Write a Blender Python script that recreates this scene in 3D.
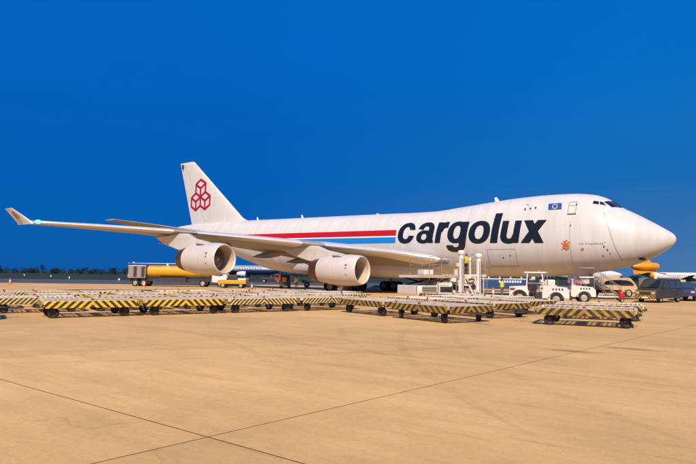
import bpy, bmesh, math, random
import numpy as np
from mathutils import Vector, Matrix

for o in list(bpy.data.objects): bpy.data.objects.remove(o)
S = bpy.context.scene
COL = S.collection
rnd = random.Random(7)
R = math.radians

# ------------------------------------------------------------------ camera
CAMP = Vector((-5.5, 54.3, 1.93)); YAW = .6345; PIT = .0775; ROLL = .012
fw = Vector((math.sin(YAW), -math.cos(YAW), 0)); rt = Vector((-math.cos(YAW), -math.sin(YAW), 0)); up = Vector((0, 0, 1))
f2 = fw*math.cos(PIT) + up*math.sin(PIT); u2 = up*math.cos(PIT) - fw*math.sin(PIT)
cr = rt*math.cos(ROLL) + u2*math.sin(ROLL); cu = u2*math.cos(ROLL) - rt*math.sin(ROLL)
cd = bpy.data.cameras.new('camera'); cam = bpy.data.objects.new('camera', cd); COL.objects.link(cam)
mw = Matrix((cr, cu, -f2)).transposed().to_4x4(); mw.translation = CAMP
cam.matrix_world = mw
cd.sensor_width = 36; cd.lens = 554/696*36; cd.clip_end = 9000; cd.clip_start = .1
S.camera = cam

# ------------------------------------------------------------------ sky (deep dusk blue)
W = bpy.data.worlds.new('World'); S.world = W; W.use_nodes = True
nt = W.node_tree; N = nt.nodes; LK = nt.links
for n in list(N): N.remove(n)
SUN_AZ = Vector((-.50, .866, 0)).normalized(); SUN_EL = R(43)
out = N.new('ShaderNodeOutputWorld'); bg = N.new('ShaderNodeBackground')
sky = N.new('ShaderNodeTexSky'); sky.sky_type = 'NISHITA'; sky.sun_disc = False
sky.sun_elevation = SUN_EL; sky.sun_rotation = math.atan2(SUN_AZ.x, SUN_AZ.y)
sky.air_density = 1.0; sky.dust_density = .2; sky.ozone_density = 6
tint = N.new('ShaderNodeMix'); tint.data_type = 'RGBA'; tint.blend_type = 'MULTIPLY'; tint.inputs[0].default_value = 1
tc = N.new('ShaderNodeTexCoord'); sx = N.new('ShaderNodeSeparateXYZ')
def sky_ramp(stops):
    r = N.new('ShaderNodeValToRGB'); c = r.color_ramp
    c.elements[0].position, c.elements[0].color = stops[0][0], (*stops[0][1], 1); c.elements[1].position, c.elements[1].color = stops[-1][0], (*stops[-1][1], 1)
    for p, q in stops[1:-1]: e = c.elements.new(p); e.color = (*q, 1)
    return r
# the afterglow lies to the right of the view: paler and a little greyer low down on that side
rampA = sky_ramp([(0, (.002, .098, .37)), (.12, (.0006, .108, .44)), (.30, (.0004, .122, .51)), (.7, (.0006, .135, .55))])
rampB = sky_ramp([(0, (.075, .19, .40)), (.06, (.048, .165, .40)), (.16, (.010, .150, .45)), (.34, (.0006, .152, .54)), (.7, (.0006, .155, .57))])
dotn = N.new('ShaderNodeVectorMath'); dotn.operation = 'DOT_PRODUCT'; dotn.inputs[1].default_value = (rt+fw*.55).normalized()
azr = N.new('ShaderNodeMapRange'); azr.inputs[1].default_value = .25; azr.inputs[2].default_value = 1.0; azr.interpolation_type = 'SMOOTHSTEP'
ramp = N.new('ShaderNodeMix'); ramp.data_type = 'RGBA'
LK.new(tc.outputs['Generated'], dotn.inputs[0]); LK.new(dotn.outputs['Value'], azr.inputs[0]); LK.new(azr.outputs[0], ramp.inputs[0]); LK.new(rampA.outputs[0], ramp.inputs[6]); LK.new(rampB.outputs[0], ramp.inputs[7])
nz = N.new('ShaderNodeTexNoise'); nz.inputs['Scale'].default_value = 1.6; nz.inputs['Detail'].default_value = 3
mp = N.new('ShaderNodeMapping'); mp.inputs['Scale'].default_value = (1, 1, 3.5)
nr = N.new('ShaderNodeMapRange'); nr.inputs[1].default_value = .3; nr.inputs[2].default_value = .7; nr.inputs[3].default_value = .95; nr.inputs[4].default_value = 1.05
vm = N.new('ShaderNodeVectorMath'); vm.operation = 'SCALE'
mixs = N.new('ShaderNodeMix'); mixs.data_type = 'RGBA'; mixs.inputs[0].default_value = .003
sc = N.new('ShaderNodeVectorMath'); sc.operation = 'SCALE'; sc.inputs['Scale'].default_value = .12
LK.new(tc.outputs['Generated'], sx.inputs[0]); LK.new(sx.outputs['Z'], rampA.inputs[0]); LK.new(sx.outputs['Z'], rampB.inputs[0])
LK.new(tc.outputs['Generated'], mp.inputs[0]); LK.new(mp.outputs[0], nz.inputs['Vector']); LK.new(nz.outputs[0], nr.inputs[0])
LK.new(ramp.outputs[2], vm.inputs[0]); LK.new(nr.outputs[0], vm.inputs['Scale'])
LK.new(sky.outputs[0], sc.inputs[0])
LK.new(vm.outputs[0], mixs.inputs[6]); LK.new(sc.outputs[0], mixs.inputs[7])
LK.new(mixs.outputs[2], bg.inputs[0]); bg.inputs[1].default_value = .67
LK.new(bg.outputs[0], out.inputs[0])

# ------------------------------------------------------------------ main light and exposure
sl = bpy.data.lights.new('sun', 'SUN'); sl.energy = 4.0; sl.angle = R(5); sl.color = (1, .835, .665)
so = bpy.data.objects.new('sun', sl); COL.objects.link(so)
sdir = SUN_AZ*math.cos(SUN_EL) + up*math.sin(SUN_EL)
so.rotation_euler = sdir.to_track_quat('Z', 'Y').to_euler(); so.location = (-40, 60, 60)
vs = S.view_settings; vs.view_transform = 'Standard'; vs.look = 'None'; vs.gamma = 1; vs.exposure = .58

# ------------------------------------------------------------------ materials
MATS = {}
def mat(name, col, rough=.5, metal=0., var=.10, scale=3., bump=0., bscale=40., dirt=None, dirtamt=.0, spec=.5, stretch=(1, 1, 1), world=False):
    m = bpy.data.materials.new(name); m.use_nodes = True
    t = m.node_tree; b = t.nodes['Principled BSDF']; L = t.links
    b.inputs['Roughness'].default_value = rough; b.inputs['Metallic'].default_value = metal
    b.inputs['Specular IOR Level'].default_value = spec
    if world:
        g = t.nodes.new('ShaderNodeNewGeometry'); vec = g.outputs['Position']
    else:
        g = t.nodes.new('ShaderNodeTexCoord'); vec = g.outputs['Object']
    mpp = t.nodes.new('ShaderNodeMapping'); mpp.inputs['Scale'].default_value = stretch; L.new(vec, mpp.inputs[0])
    n = t.nodes.new('ShaderNodeTexNoise'); n.inputs['Scale'].default_value = scale; n.inputs['Detail'].default_value = 6; n.inputs['Roughness'].default_value = .6
    L.new(mpp.outputs[0], n.inputs['Vector'])
    mr = t.nodes.new('ShaderNodeMapRange'); mr.inputs[1].default_value = .25; mr.inputs[2].default_value = .75
    mr.inputs[3].default_value = 1-var; mr.inputs[4].default_value = 1+var; L.new(n.outputs[0], mr.inputs[0])
    v = t.nodes.new('ShaderNodeVectorMath'); v.operation = 'SCALE'; v.inputs[0].default_value = col[:3]; L.new(mr.outputs[0], v.inputs['Scale'])
    last = v.outputs[0]
    if dirt is not None:
        n2 = t.nodes.new('ShaderNodeTexNoise'); n2.inputs['Scale'].default_value = scale*2.3; n2.inputs['Detail'].default_value = 8; n2.inputs['Roughness'].default_value = .7
        L.new(mpp.outputs[0], n2.inputs['Vector'])
        r2 = t.nodes.new('ShaderNodeMapRange'); r2.inputs[1].default_value = .52; r2.inputs[2].default_value = .72; r2.inputs[4].default_value = dirtamt
        L.new(n2.outputs[0], r2.inputs[0])
        mx = t.nodes.new('ShaderNodeMix'); mx.data_type = 'RGBA'; mx.inputs[7].default_value = (*dirt, 1)
        L.new(r2.outputs[0], mx.inputs[0]); L.new(last, mx.inputs[6]); last = mx.outputs[2]
    L.new(last, b.inputs['Base Color'])
    if bump:
        n3 = t.nodes.new('ShaderNodeTexNoise'); n3.inputs['Scale'].default_value = bscale; n3.inputs['Detail'].default_value = 4; L.new(vec, n3.inputs['Vector'])
        bp = t.nodes.new('ShaderNodeBump'); bp.inputs['Strength'].default_value = bump; bp.inputs['Distance'].default_value = .01
        L.new(n3.outputs[0], bp.inputs['Height']); L.new(bp.outputs[0], b.inputs['Normal'])
    MATS[name] = m
    return m
def emis(name, col, st):
    m = bpy.data.materials.new(name); m.use_nodes = True; b = m.node_tree.nodes['Principled BSDF']
    b.inputs['Base Color'].default_value = (*col, 1); b.inputs['Emission Color'].default_value = (*col, 1); b.inputs['Emission Strength'].default_value = st
    MATS[name] = m
mat('paint', (.545, .54, .53), .34, var=.035, scale=.35, dirt=(.42, .37, .32), dirtamt=.10, stretch=(.5, 1, 1), spec=.22)
mat('paint_grey', (.27, .25, .23), .38, var=.07, scale=.6, dirt=(.25, .22, .19), dirtamt=.3)
mat('lead_metal', (.66, .64, .62), .3, .35, var=.05)
mat('nacelle', (.54, .50, .475), .3, var=.05, scale=.8, dirt=(.42, .34, .27), dirtamt=.18)
mat('lip', (.66, .60, .55), .32, .25, var=.05)
mat('bronze', (.16, .09, .05), .38, .8, var=.25, scale=2)
mat('duct', (.62, .50, .37), .45, .3, var=.1)
mat('fan', (.36, .28, .20), .4, .4, var=.1)
mat('spinner', (.42, .32, .22), .4, .2, var=.1)
mat('navy_letters', (.008, .011, .015), .3, var=.05)
mat('livery_red', (.42, .006, .008), .3, var=.05)
mat('livery_blue', (.012, .19, .56), .3, var=.05)
mat('logo_red', (.33, .008, .02), .3, var=.05)
mat('orange_mark', (.52, .13, .03), .4, var=.15, scale=6)
mat('flag_blue', (.01, .07, .30), .4)
mat('star_yellow', (.7, .5, .1), .4)
mat('seam', (.20, .17, .15), .5)
mat('dark_mark', (.03, .025, .022), .5)
mat('glass_dark', (.012, .014, .02), .06, var=.02, spec=.8)
mat('glass_blue', (.03, .05, .09), .08, var=.05, spec=.8)
mat('rubber', (.014, .013, .013), .75, var=.25, scale=5)
mat('rim', (.42, .38, .34), .4, .4, var=.15, scale=6)
mat('gear', (.38, .37, .36), .4, .3, var=.12)
mat('steel', (.46, .44, .42), .38, .6, var=.15, scale=5, dirt=(.15, .09, .05), dirtamt=.4)
mat('dolly_white', (.68, .57, .42), .6, var=.14, scale=2.5, dirt=(.20, .12, .07), dirtamt=.7)
mat('roller', (.66, .57, .44), .55, .0, var=.18, scale=4, dirt=(.18, .10, .05), dirtamt=.6)
mat('rim_dark', (.05, .04, .035), .6, .2, var=.3, scale=6)
mat('dark_metal', (.05, .04, .035), .6, .3, var=.25, scale=5)
mat('rust_red', (.28, .03, .012), .6, var=.2)
mat('white', (.66, .62, .57), .42, var=.06, scale=2, dirt=(.30, .22, .15), dirtamt=.35)
mat('white_clean', (.76, .73, .69), .4, var=.04)
mat('beige', (.50, .37, .22), .6, var=.1)
mat('cream', (.66, .54, .36), .6, var=.08)
mat('yellow', (.55, .31, .015), .4, var=.08, scale=1.5, dirt=(.3, .16, .04), dirtamt=.3)
mat('tail_ochre', (.62, .27, .015), .35, var=.06, scale=.3)
mat('maroon', (.20, .012, .016), .4)
mat('jet_white', (.62, .60, .60), .35, var=.03, scale=.2)
mat('jet_pale', (.22, .27, .34), .4, var=.05)
mat('jet_blue', (.012, .04, .14), .3, var=.05)
mat('bus_blue', (.02, .07, .20), .3, var=.05)
mat('van_grey', (.040, .034, .030), .3, .2, var=.1)
mat('van_olive', (.20, .16, .06), .35, .1, var=.1)
mat('truck_blue', (.03, .045, .10), .35, var=.1)
mat('red', (.45, .02, .012), .4, var=.1)
mat('magenta', (.45, .02, .13), .6, var=.1)
mat('skin', (.22, .12, .07), .6, var=.08, scale=20)
mat('hair', (.01, .008, .007), .7)
mat('hivis', (.80, .52, .01), .7, var=.12, scale=12)
mat('hivis_lime', (.62, .60, .03), .7, var=.12, scale=12)
mat('cloth_dark', (.018, .018, .024), .85, var=.3, scale=12)
mat('cloth_grey', (.09, .08, .075), .85, var=.3, scale=12)
mat('orange', (.75, .17, .02), .5, var=.1)
mat('concrete', (.575, .358, .14), .78, var=.16, scale=.11, bump=.15, bscale=30, dirt=(.43, .245, .09), dirtamt=.5, world=True, stretch=(.8, 1.5, 1), spec=.3)
mat('sealant', (.05, .03, .017), .95, var=.3, spec=.1)
mat('asphalt', (.055, .06, .075), .85, var=.15, scale=.05, world=True)
mat('grass', (.026, .040, .032), .95, var=.3, scale=.03, world=True, spec=.1)
mat('leaf', (.016, .028, .026), .9, var=.4, scale=.2, spec=.1)
mat('bark', (.03, .022, .016), .9)
emis('nav_light', (.06, .75, 1), 3); emis('beacon_amber', (1, .36, .03), 2.2); emis('lamp_red', (1, .08, .10), 6); emis('lamp_white', (1, .93, .8), 7); emis('lamp_warm', (1, .8, .5), 3)
def panel_lines(name, strength):
    m = MATS[name]; t = m.node_tree; L = t.links; b = t.nodes['Principled BSDF']; src = b.inputs['Base Color'].links[0].from_socket
    tcn = t.nodes.new('ShaderNodeTexCoord'); sp = t.nodes.new('ShaderNodeSeparateXYZ'); L.new(tcn.outputs['Object'], sp.inputs[0])
    outs = []
    for ax, per, w in (('X', 2.54, .011), ('Z', 1.32, .018)):
        d = t.nodes.new('ShaderNodeMath'); d.operation = 'DIVIDE'; d.inputs[1].default_value = per; L.new(sp.outputs[ax], d.inputs[0])
        f = t.nodes.new('ShaderNodeMath'); f.operation = 'FRACT'; L.new(d.outputs[0], f.inputs[0])
        c = t.nodes.new('ShaderNodeMath'); c.operation = 'LESS_THAN'; c.inputs[1].default_value = w; L.new(f.outputs[0], c.inputs[0]); outs.append(c)
    mxm = t.nodes.new('ShaderNodeMath'); mxm.operation = 'MAXIMUM'; L.new(outs[0].outputs[0], mxm.inputs[0]); L.new(outs[1].outputs[0], mxm.inputs[1])
    r = t.nodes.new('ShaderNodeMapRange'); r.inputs[3].default_value = 1; r.inputs[4].default_value = 1-strength; L.new(mxm.outputs[0], r.inputs[0])
    # soft vertical weather streaks and patchy repainted panels
    mpn = t.nodes.new('ShaderNodeMapping'); mpn.inputs['Scale'].default_value = (1.8, .2, .22); L.new(tcn.outputs['Object'], mpn.inputs[0]); n = t.nodes.new('ShaderNodeTexNoise'); n.inputs['Scale'].default_value = 1.1; n.inputs['Detail'].default_value = 6; L.new(mpn.outputs[0], n.inputs['Vector'])
    r2 = t.nodes.new('ShaderNodeMapRange'); r2.inputs[1].default_value = .35; r2.inputs[2].default_value = .7; r2.inputs[3].default_value = 1.03; r2.inputs[4].default_value = .93; L.new(n.outputs[0], r2.inputs[0])
    mu = t.nodes.new('ShaderNodeMath'); mu.operation = 'MULTIPLY'; L.new(r.outputs[0], mu.inputs[0]); L.new(r2.outputs[0], mu.inputs[1])
    v = t.nodes.new('ShaderNodeVectorMath'); v.operation = 'SCALE'; L.new(src, v.inputs[0]); L.new(mu.outputs[0], v.inputs['Scale']); L.new(v.outputs[0], b.inputs['Base Color'])
    # oil-canning of the skin between frames
    n2 = t.nodes.new('ShaderNodeTexNoise'); n2.inputs['Scale'].default_value = 1.6; n2.inputs['Detail'].default_value = 2; L.new(tcn.outputs['Object'], n2.inputs['Vector'])
    bp = t.nodes.new('ShaderNodeBump'); bp.inputs['Strength'].default_value = .12; bp.inputs['Distance'].default_value = .05; L.new(n2.outputs[0], bp.inputs['Height']); L.new(bp.outputs[0], b.inputs['Normal'])
panel_lines('paint', .07); panel_lines('paint_grey', .12); panel_lines('nacelle', .08)
def per_object_tone(name, lo, hi):
    t = MATS[name].node_tree; L = t.links; b = t.nodes['Principled BSDF']; src = b.inputs['Base Color'].links[0].from_socket
    oi = t.nodes.new('ShaderNodeObjectInfo'); r = t.nodes.new('ShaderNodeMapRange'); r.inputs[3].default_value = lo; r.inputs[4].default_value = hi; L.new(oi.outputs['Random'], r.inputs[0])
    v = t.nodes.new('ShaderNodeVectorMath'); v.operation = 'SCALE'; L.new(src, v.inputs[0]); L.new(r.outputs[0], v.inputs['Scale']); L.new(v.outputs[0], b.inputs['Base Color'])
for nm, lo, hi in (('dolly_white', .62, 1.12), ('roller', .62, 1.12), ('steel', .7, 1.1)): per_object_tone(nm, lo, hi)
# finer concrete: small-scale grain, faint dragged streaks, speckle
def rework_concrete():
    m = MATS['concrete']; t = m.node_tree; b = t.nodes['Principled BSDF']; L = t.links
    src = b.inputs['Base Color'].links[0].from_socket
    g = t.nodes.new('ShaderNodeNewGeometry')
    def layer(src, scale, stretch, rot, lo, hi, a, c, detail=5):
        mm = t.nodes.new('ShaderNodeMapping'); mm.inputs['Scale'].default_value = stretch; mm.inputs['Rotation'].default_value = (0, 0, rot); L.new(g.outputs['Position'], mm.inputs[0])
        n = t.nodes.new('ShaderNodeTexNoise'); n.inputs['Scale'].default_value = scale; n.inputs['Detail'].default_value = detail; n.inputs['Roughness'].default_value = .65; L.new(mm.outputs[0], n.inputs['Vector'])
        r = t.nodes.new('ShaderNodeMapRange'); r.inputs[1].default_value = lo; r.inputs[2].default_value = hi; r.inputs[3].default_value = a; r.inputs[4].default_value = c; L.new(n.outputs[0], r.inputs[0])
        v = t.nodes.new('ShaderNodeVectorMath'); v.operation = 'SCALE'; L.new(src, v.inputs[0]); L.new(r.outputs[0], v.inputs['Scale'])
        return v.outputs[0]
    s = layer(src, 1.3, (.25, 1.6, 1), .35, .3, .7, .91, 1.08)
    s = layer(s, 9, (1, 1, 1), 0, .3, .7, .92, 1.06)
    s = layer(s, .55, (1, 1, 1), .2, .35, .68, .93, 1.05)
    s = layer(s, 3.4, (.06, 1.5, 1), .9, .62, .74, 1., .88)
    s = layer(s, 2.1, (.18, 2.2, 1), -.5, .58, .72, 1., .86)
    s = layer(s, 34, (1, 1, 1), 0, .60, .70, 1., .76, 2)
    s = layer(s, 5.5, (1, 1, 1), 0, .66, .74, 1., .80, 8)
    s = layer(s, 90, (1, 1, 1), 0, .3, .7, .93, 1.07, 2)
    vo = t.nodes.new('ShaderNodeTexVoronoi'); vo.feature = 'DISTANCE_TO_EDGE'; vo.inputs['Scale'].default_value = .23
    wn = t.nodes.new('ShaderNodeTexNoise'); wn.inputs['Scale'].default_value = 1.3; wn.inputs['Detail'].default_value = 6; L.new(g.outputs['Position'], wn.inputs['Vector'])
    ws = t.nodes.new('ShaderNodeVectorMath'); ws.operation = 'MULTIPLY_ADD'; ws.inputs[1].default_value = (1.1, 1.1, 0); L.new(wn.outputs['Color'], ws.inputs[0]); L.new(g.outputs['Position'], ws.inputs[2]); L.new(ws.outputs[0], vo.inputs['Vector'])
    cr_ = t.nodes.new('ShaderNodeMapRange'); cr_.inputs[1].default_value = .0015; cr_.inputs[2].default_value = .0035; cr_.inputs[3].default_value = 1; cr_.inputs[4].default_value = 0; L.new(vo.outputs['Distance'], cr_.inputs[0])
    mk = t.nodes.new('ShaderNodeTexNoise'); mk.inputs['Scale'].default_value = .31; L.new(g.outputs['Position'], mk.inputs['Vector']); mr_ = t.nodes.new('ShaderNodeMapRange'); mr_.inputs[1].default_value = .54; mr_.inputs[2].default_value = .62; mr_.inputs[4].default_value = .16; L.new(mk.outputs[0], mr_.inputs[0])
    mm_ = t.nodes.new('ShaderNodeMath'); mm_.operation = 'MULTIPLY'; L.new(cr_.outputs[0], mm_.inputs[0]); L.new(mr_.outputs[0], mm_.inputs[1])
    cm = t.nodes.new('ShaderNodeMix'); cm.data_type = 'RGBA'; cm.inputs[7].default_value = (.09, .05, .025, 1); L.new(mm_.outputs[0], cm.inputs[0]); L.new(s, cm.inputs[6]); s = cm.outputs[2]
    oi = t.nodes.new('ShaderNodeObjectInfo'); r = t.nodes.new('ShaderNodeMapRange'); r.inputs[3].default_value = .95; r.inputs[4].default_value = 1.05; L.new(oi.outputs['Random'], r.inputs[0])
    v = t.nodes.new('ShaderNodeVectorMath'); v.operation = 'SCALE'; L.new(s, v.inputs[0]); L.new(r.outputs[0], v.inputs['Scale'])
    L.new(v.outputs[0], b.inputs['Base Color'])
rework_concrete()
def stripe(name, ca, cb, period, mirror=True, ax='X', dirt=.35):
    m = bpy.data.materials.new(name); m.use_nodes = True; t = m.node_tree; L = t.links; b = t.nodes['Principled BSDF']; b.inputs['Roughness'].default_value = .5
    tcn = t.nodes.new('ShaderNodeTexCoord'); sp = t.nodes.new('ShaderNodeSeparateXYZ'); L.new(tcn.outputs['Object'], sp.inputs[0])
    a = sp.outputs[ax]
    if mirror:
        ab = t.nodes.new('ShaderNodeMath'); ab.operation = 'ABSOLUTE'; L.new(a, ab.inputs[0]); a = ab.outputs[0]
    ad = t.nodes.new('ShaderNodeMath'); ad.operation = 'ADD'; L.new(a, ad.inputs[0]); L.new(sp.outputs['Z'], ad.inputs[1])
    dv = t.nodes.new('ShaderNodeMath'); dv.operation = 'DIVIDE'; dv.inputs[1].default_value = period; L.new(ad.outputs[0], dv.inputs[0])
    fr = t.nodes.new('ShaderNodeMath'); fr.operation = 'FRACT'; L.new(dv.outputs[0], fr.inputs[0])
    gt = t.nodes.new('ShaderNodeMath'); gt.operation = 'GREATER_THAN'; gt.inputs[1].default_value = .5; L.new(fr.outputs[0], gt.inputs[0])
    mx = t.nodes.new('ShaderNodeMix'); mx.data_type = 'RGBA'; mx.inputs[6].default_value = (*ca, 1); mx.inputs[7].default_value = (*cb, 1); L.new(gt.outputs[0], mx.inputs[0])
    g = t.nodes.new('ShaderNodeNewGeometry'); n = t.nodes.new('ShaderNodeTexNoise'); n.inputs['Scale'].default_value = 4; n.inputs['Detail'].default_value = 7; n.inputs['Roughness'].default_value = .7
    L.new(g.outputs['Position'], n.inputs['Vector'])
    r = t.nodes.new('ShaderNodeMapRange'); r.inputs[1].default_value = .44; r.inputs[2].default_value = .66; r.inputs[4].default_value = dirt*1.7; L.new(n.outputs[0], r.inputs[0])
    m2 = t.nodes.new('ShaderNodeMix'); m2.data_type = 'RGBA'; m2.inputs[7].default_value = (.12, .06, .03, 1); L.new(r.outputs[0], m2.inputs[0]); L.new(mx.outputs[2], m2.inputs[6])
    L.new(m2.outputs[2], b.inputs['Base Color']); MATS[name] = m
stripe('stripe_a', (.78, .52, .01), (.045, .02, .012), .30, dirt=.2); stripe('stripe_ay', (.78, .52, .01), (.045, .02, .012), .30, dirt=.2, ax='Y')
stripe('stripe_b', (.66, .52, .20), (.045, .03, .02), .20); stripe('stripe_by', (.66, .52, .20), (.045, .03, .02), .20, ax='Y')
stripe('stripe_shaded', (.36, .23, .02), (.022, .018, .016), .34, dirt=.5); stripe('stripe_shaded_y', (.36, .23, .02), (.022, .018, .016), .34, ax='Y', dirt=.5)  # yellow dulled to olive: shadow painted into the right dollies' stripes, plus dirt
stripe('stripe_d', (.60, .36, .01), (.02, .018, .016), .26, mirror=True, ax='Y')

# ------------------------------------------------------------------ mesh helpers
class MB:
    def __init__(s): s.v = []; s.f = []; s.m = []
    def add(s, vs, fs, mi=0, M=None):
        o = len(s.v)
        s.v += [tuple(M @ Vector(p)) if M else tuple(p) for p in vs]
        s.f += [tuple(i+o for i in f) for f in fs]; s.m += [mi]*len(fs)
        return s
    def box(s, a, b, mi=0, M=None, ch=0.):
        x0, y0, z0 = a; x1, y1, z1 = b
        if ch <= 0:
            vs = [(x, y, z) for x in (x0, x1) for y in (y0, y1) for z in (z0, z1)]
            return s.add(vs, [(0, 1, 3, 2), (4, 6, 7, 5), (0, 4, 5, 1), (2, 3, 7, 6), (0, 2, 6, 4), (1, 5, 7, 3)], mi, M)
        bm = bmesh.new(); bmesh.ops.create_cube(bm, size=1)
        for v in bm.verts: v.co = Vector((x0+(v.co.x+.5)*(x1-x0), y0+(v.co.y+.5)*(y1-y0), z0+(v.co.z+.5)*(z1-z0)))
        bmesh.ops.bevel(bm, geom=bm.edges[:], offset=ch, segments=2, affect='EDGES', profile=.5)
        bm.verts.index_update(); vs = [v.co[:] for v in bm.verts]; fs = [[v.index for v in f.verts] for f in bm.faces]; bm.free()
        return s.add(vs, fs, mi, M)
    def tube(s, pts, rad, n=8, mi=0, M=None, cap=True):
        pts = [Vector(p) for p in pts]
        if not isinstance(rad, (list, tuple)): rad = [rad]*len(pts)
        vs = []; fs = []
        for i, p in enumerate(pts):
            d = (pts[min(i+1, len(pts)-1)]-pts[max(i-1, 0)]).normalized()
            a = d.cross(Vector((0, 0, 1)) if abs(d.z) < .95 else Vector((1, 0, 0))).normalized(); b = d.cross(a)
            for k in range(n):
                t = 2*math.pi*k/n; vs.append(p+(a*math.cos(t)+b*math.sin(t))*rad[i])
        for i in range(len(pts)-1):
            for k in range(n): fs.append((i*n+k, i*n+(k+1) % n, (i+1)*n+(k+1) % n, (i+1)*n+k))
        if cap: fs.append(tuple(range(n-1, -1, -1))); fs.append(tuple((len(pts)-1)*n+k for k in range(n)))
        return s.add(vs, fs, mi, M)
    def lathe(s, prof, n=24, mi=0, M=None, axis='x', closed=False):
        # prof: (along axis, radius)
        vs = []; fs = []
        for a, r in prof:
            for k in range(n):
                t = 2*math.pi*k/n; c, q = r*math.cos(t), r*math.sin(t)
                vs.append((a, c, q) if axis == 'x' else (c, a, q) if axis == 'y' else (c, q, a))
        m = len(prof)
        for i in range(m-1 + (1 if closed else 0)):
            j = (i+1) % m
            for k in range(n): fs.append((i*n+k, i*n+(k+1) % n, j*n+(k+1) % n, j*n+k))
        return s.add(vs, fs, mi, M)
    def prism(s, poly, y0, y1, mi=0, M=None):
        # poly in xz, extruded along y
        n = len(poly); vs = [(x, y0, z) for x, z in poly]+[(x, y1, z) for x, z in poly]
        fs = [(i, (i+1) % n, n+(i+1) % n, n+i) for i in range(n)]+[tuple(range(n-1, -1, -1)), tuple(range(n, 2*n))]
        return s.add(vs, fs, mi, M)
    def loft(s, rings, mi=0, cap=True, closed=True):
        n = len(rings[0]); vs = [p for r in rings for p in r]; fs = []
        for i in range(len(rings)-1):
            for k in range(n if closed else n-1): fs.append((i*n+k, i*n+(k+1) % n, (i+1)*n+(k+1) % n, (i+1)*n+k))
        if cap: fs.append(tuple(range(n-1, -1, -1))); fs.append(tuple((len(rings)-1)*n+k for k in range(n)))
        return s.add(vs, fs, mi)
    def ball(s, c, r, n=12, mi=0, sc=(1, 1, 1), M=None):
        vs = []; fs = []; m = n//2
        for i in range(m+1):
            t = math.pi*i/m
            for k in range(n):
                p = 2*math.pi*k/n; vs.append((c[0]+sc[0]*r*math.sin(t)*math.cos(p), c[1]+sc[1]*r*math.sin(t)*math.sin(p), c[2]+sc[2]*r*math.cos(t)))
        for i in range(m):
            for k in range(n): fs.append((i*n+k, (i+1)*n+k, (i+1)*n+(k+1) % n, i*n+(k+1) % n))
        return s.add(vs, fs, mi, M)
    def data(s, name, mats, smooth=False, fix=True):
        me = bpy.data.meshes.new(name); me.from_pydata(s.v, [], s.f)
        for m in ([mats] if isinstance(mats, str) else mats): me.materials.append(MATS[m])
        me.polygons.foreach_set('material_index', s.m)
        if fix:
            bm = bmesh.new(); bm.from_mesh(me); bmesh.ops.remove_doubles(bm, verts=bm.verts, dist=1e-5)
            bmesh.ops.delete(bm, geom=[v for v in bm.verts if not v.link_faces], context='VERTS')
            bmesh.ops.recalc_face_normals(bm, faces=bm.faces); bm.to_mesh(me); bm.free()
        if smooth:
            me.polygons.foreach_set('use_smooth', [True]*len(me.polygons)); me.set_sharp_from_angle(angle=R(38))
        me.update(); return me
    def build(s, name, mats, parent=None, smooth=False, loc=(0, 0, 0), fix=True):
        return link(name, s.data(name, mats, smooth, fix), parent, loc)
def link(name, me, parent=None, loc=(0, 0, 0), rz=0.):
    o = bpy.data.objects.new(name, me); COL.objects.link(o); o.parent = parent; o.location = loc
    if rz: o.rotation_euler = (0, 0, rz)
    return o
def thing(name, label, cat, loc=(0, 0, 0), rz=0., group=None):
    o = bpy.data.objects.new(name, None); COL.objects.link(o); o.location = loc; o.rotation_euler = (0, 0, rz); o.empty_display_size = .3
    return tag(o, label, cat, group)
def tag(o, label, cat, group=None):
    o['label'] = label; o['category'] = cat
    if group: o['group'] = group
    return o
def copy_tree(o, parent=None):
    c = o.copy(); COL.objects.link(c); c.parent = parent
    for ch in list(o.children): copy_tree(ch, c)
    return c
def spot(right, depth, z=0.):
    """ground point given in metres to the right of / beyond the photographer's standpoint"""
    p = CAMP + rt*right + fw*depth; return (p.x, p.y, z)
H_RIGHT = math.atan2(rt.y, rt.x); H_AWAY = math.atan2(fw.y, fw.x)
def pchip(xs, ys):
    xs = np.array(xs, float); ys = np.array(ys, float); h = np.diff(xs); d = np.diff(ys)/h; m = np.zeros_like(ys)
    for i in range(1, len(xs)-1):
        if d[i-1]*d[i] > 0:
            w1, w2 = 2*h[i]+h[i-1], h[i]+2*h[i-1]; m[i] = (w1+w2)/(w1/d[i-1]+w2/d[i])
    m[0] = d[0]; m[-1] = d[-1]
    def f(x):
        x = min(max(x, xs[0]), xs[-1]); i = min(max(int(np.searchsorted(xs, x)-1), 0), len(h)-1); t = (x-xs[i])/h[i]
        return float(ys[i]*(2*t**3-3*t*t+1)+h[i]*m[i]*(t**3-2*t*t+t)+ys[i+1]*(-2*t**3+3*t*t)+h[i]*m[i+1]*(t**3-t*t))
    return f
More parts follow.
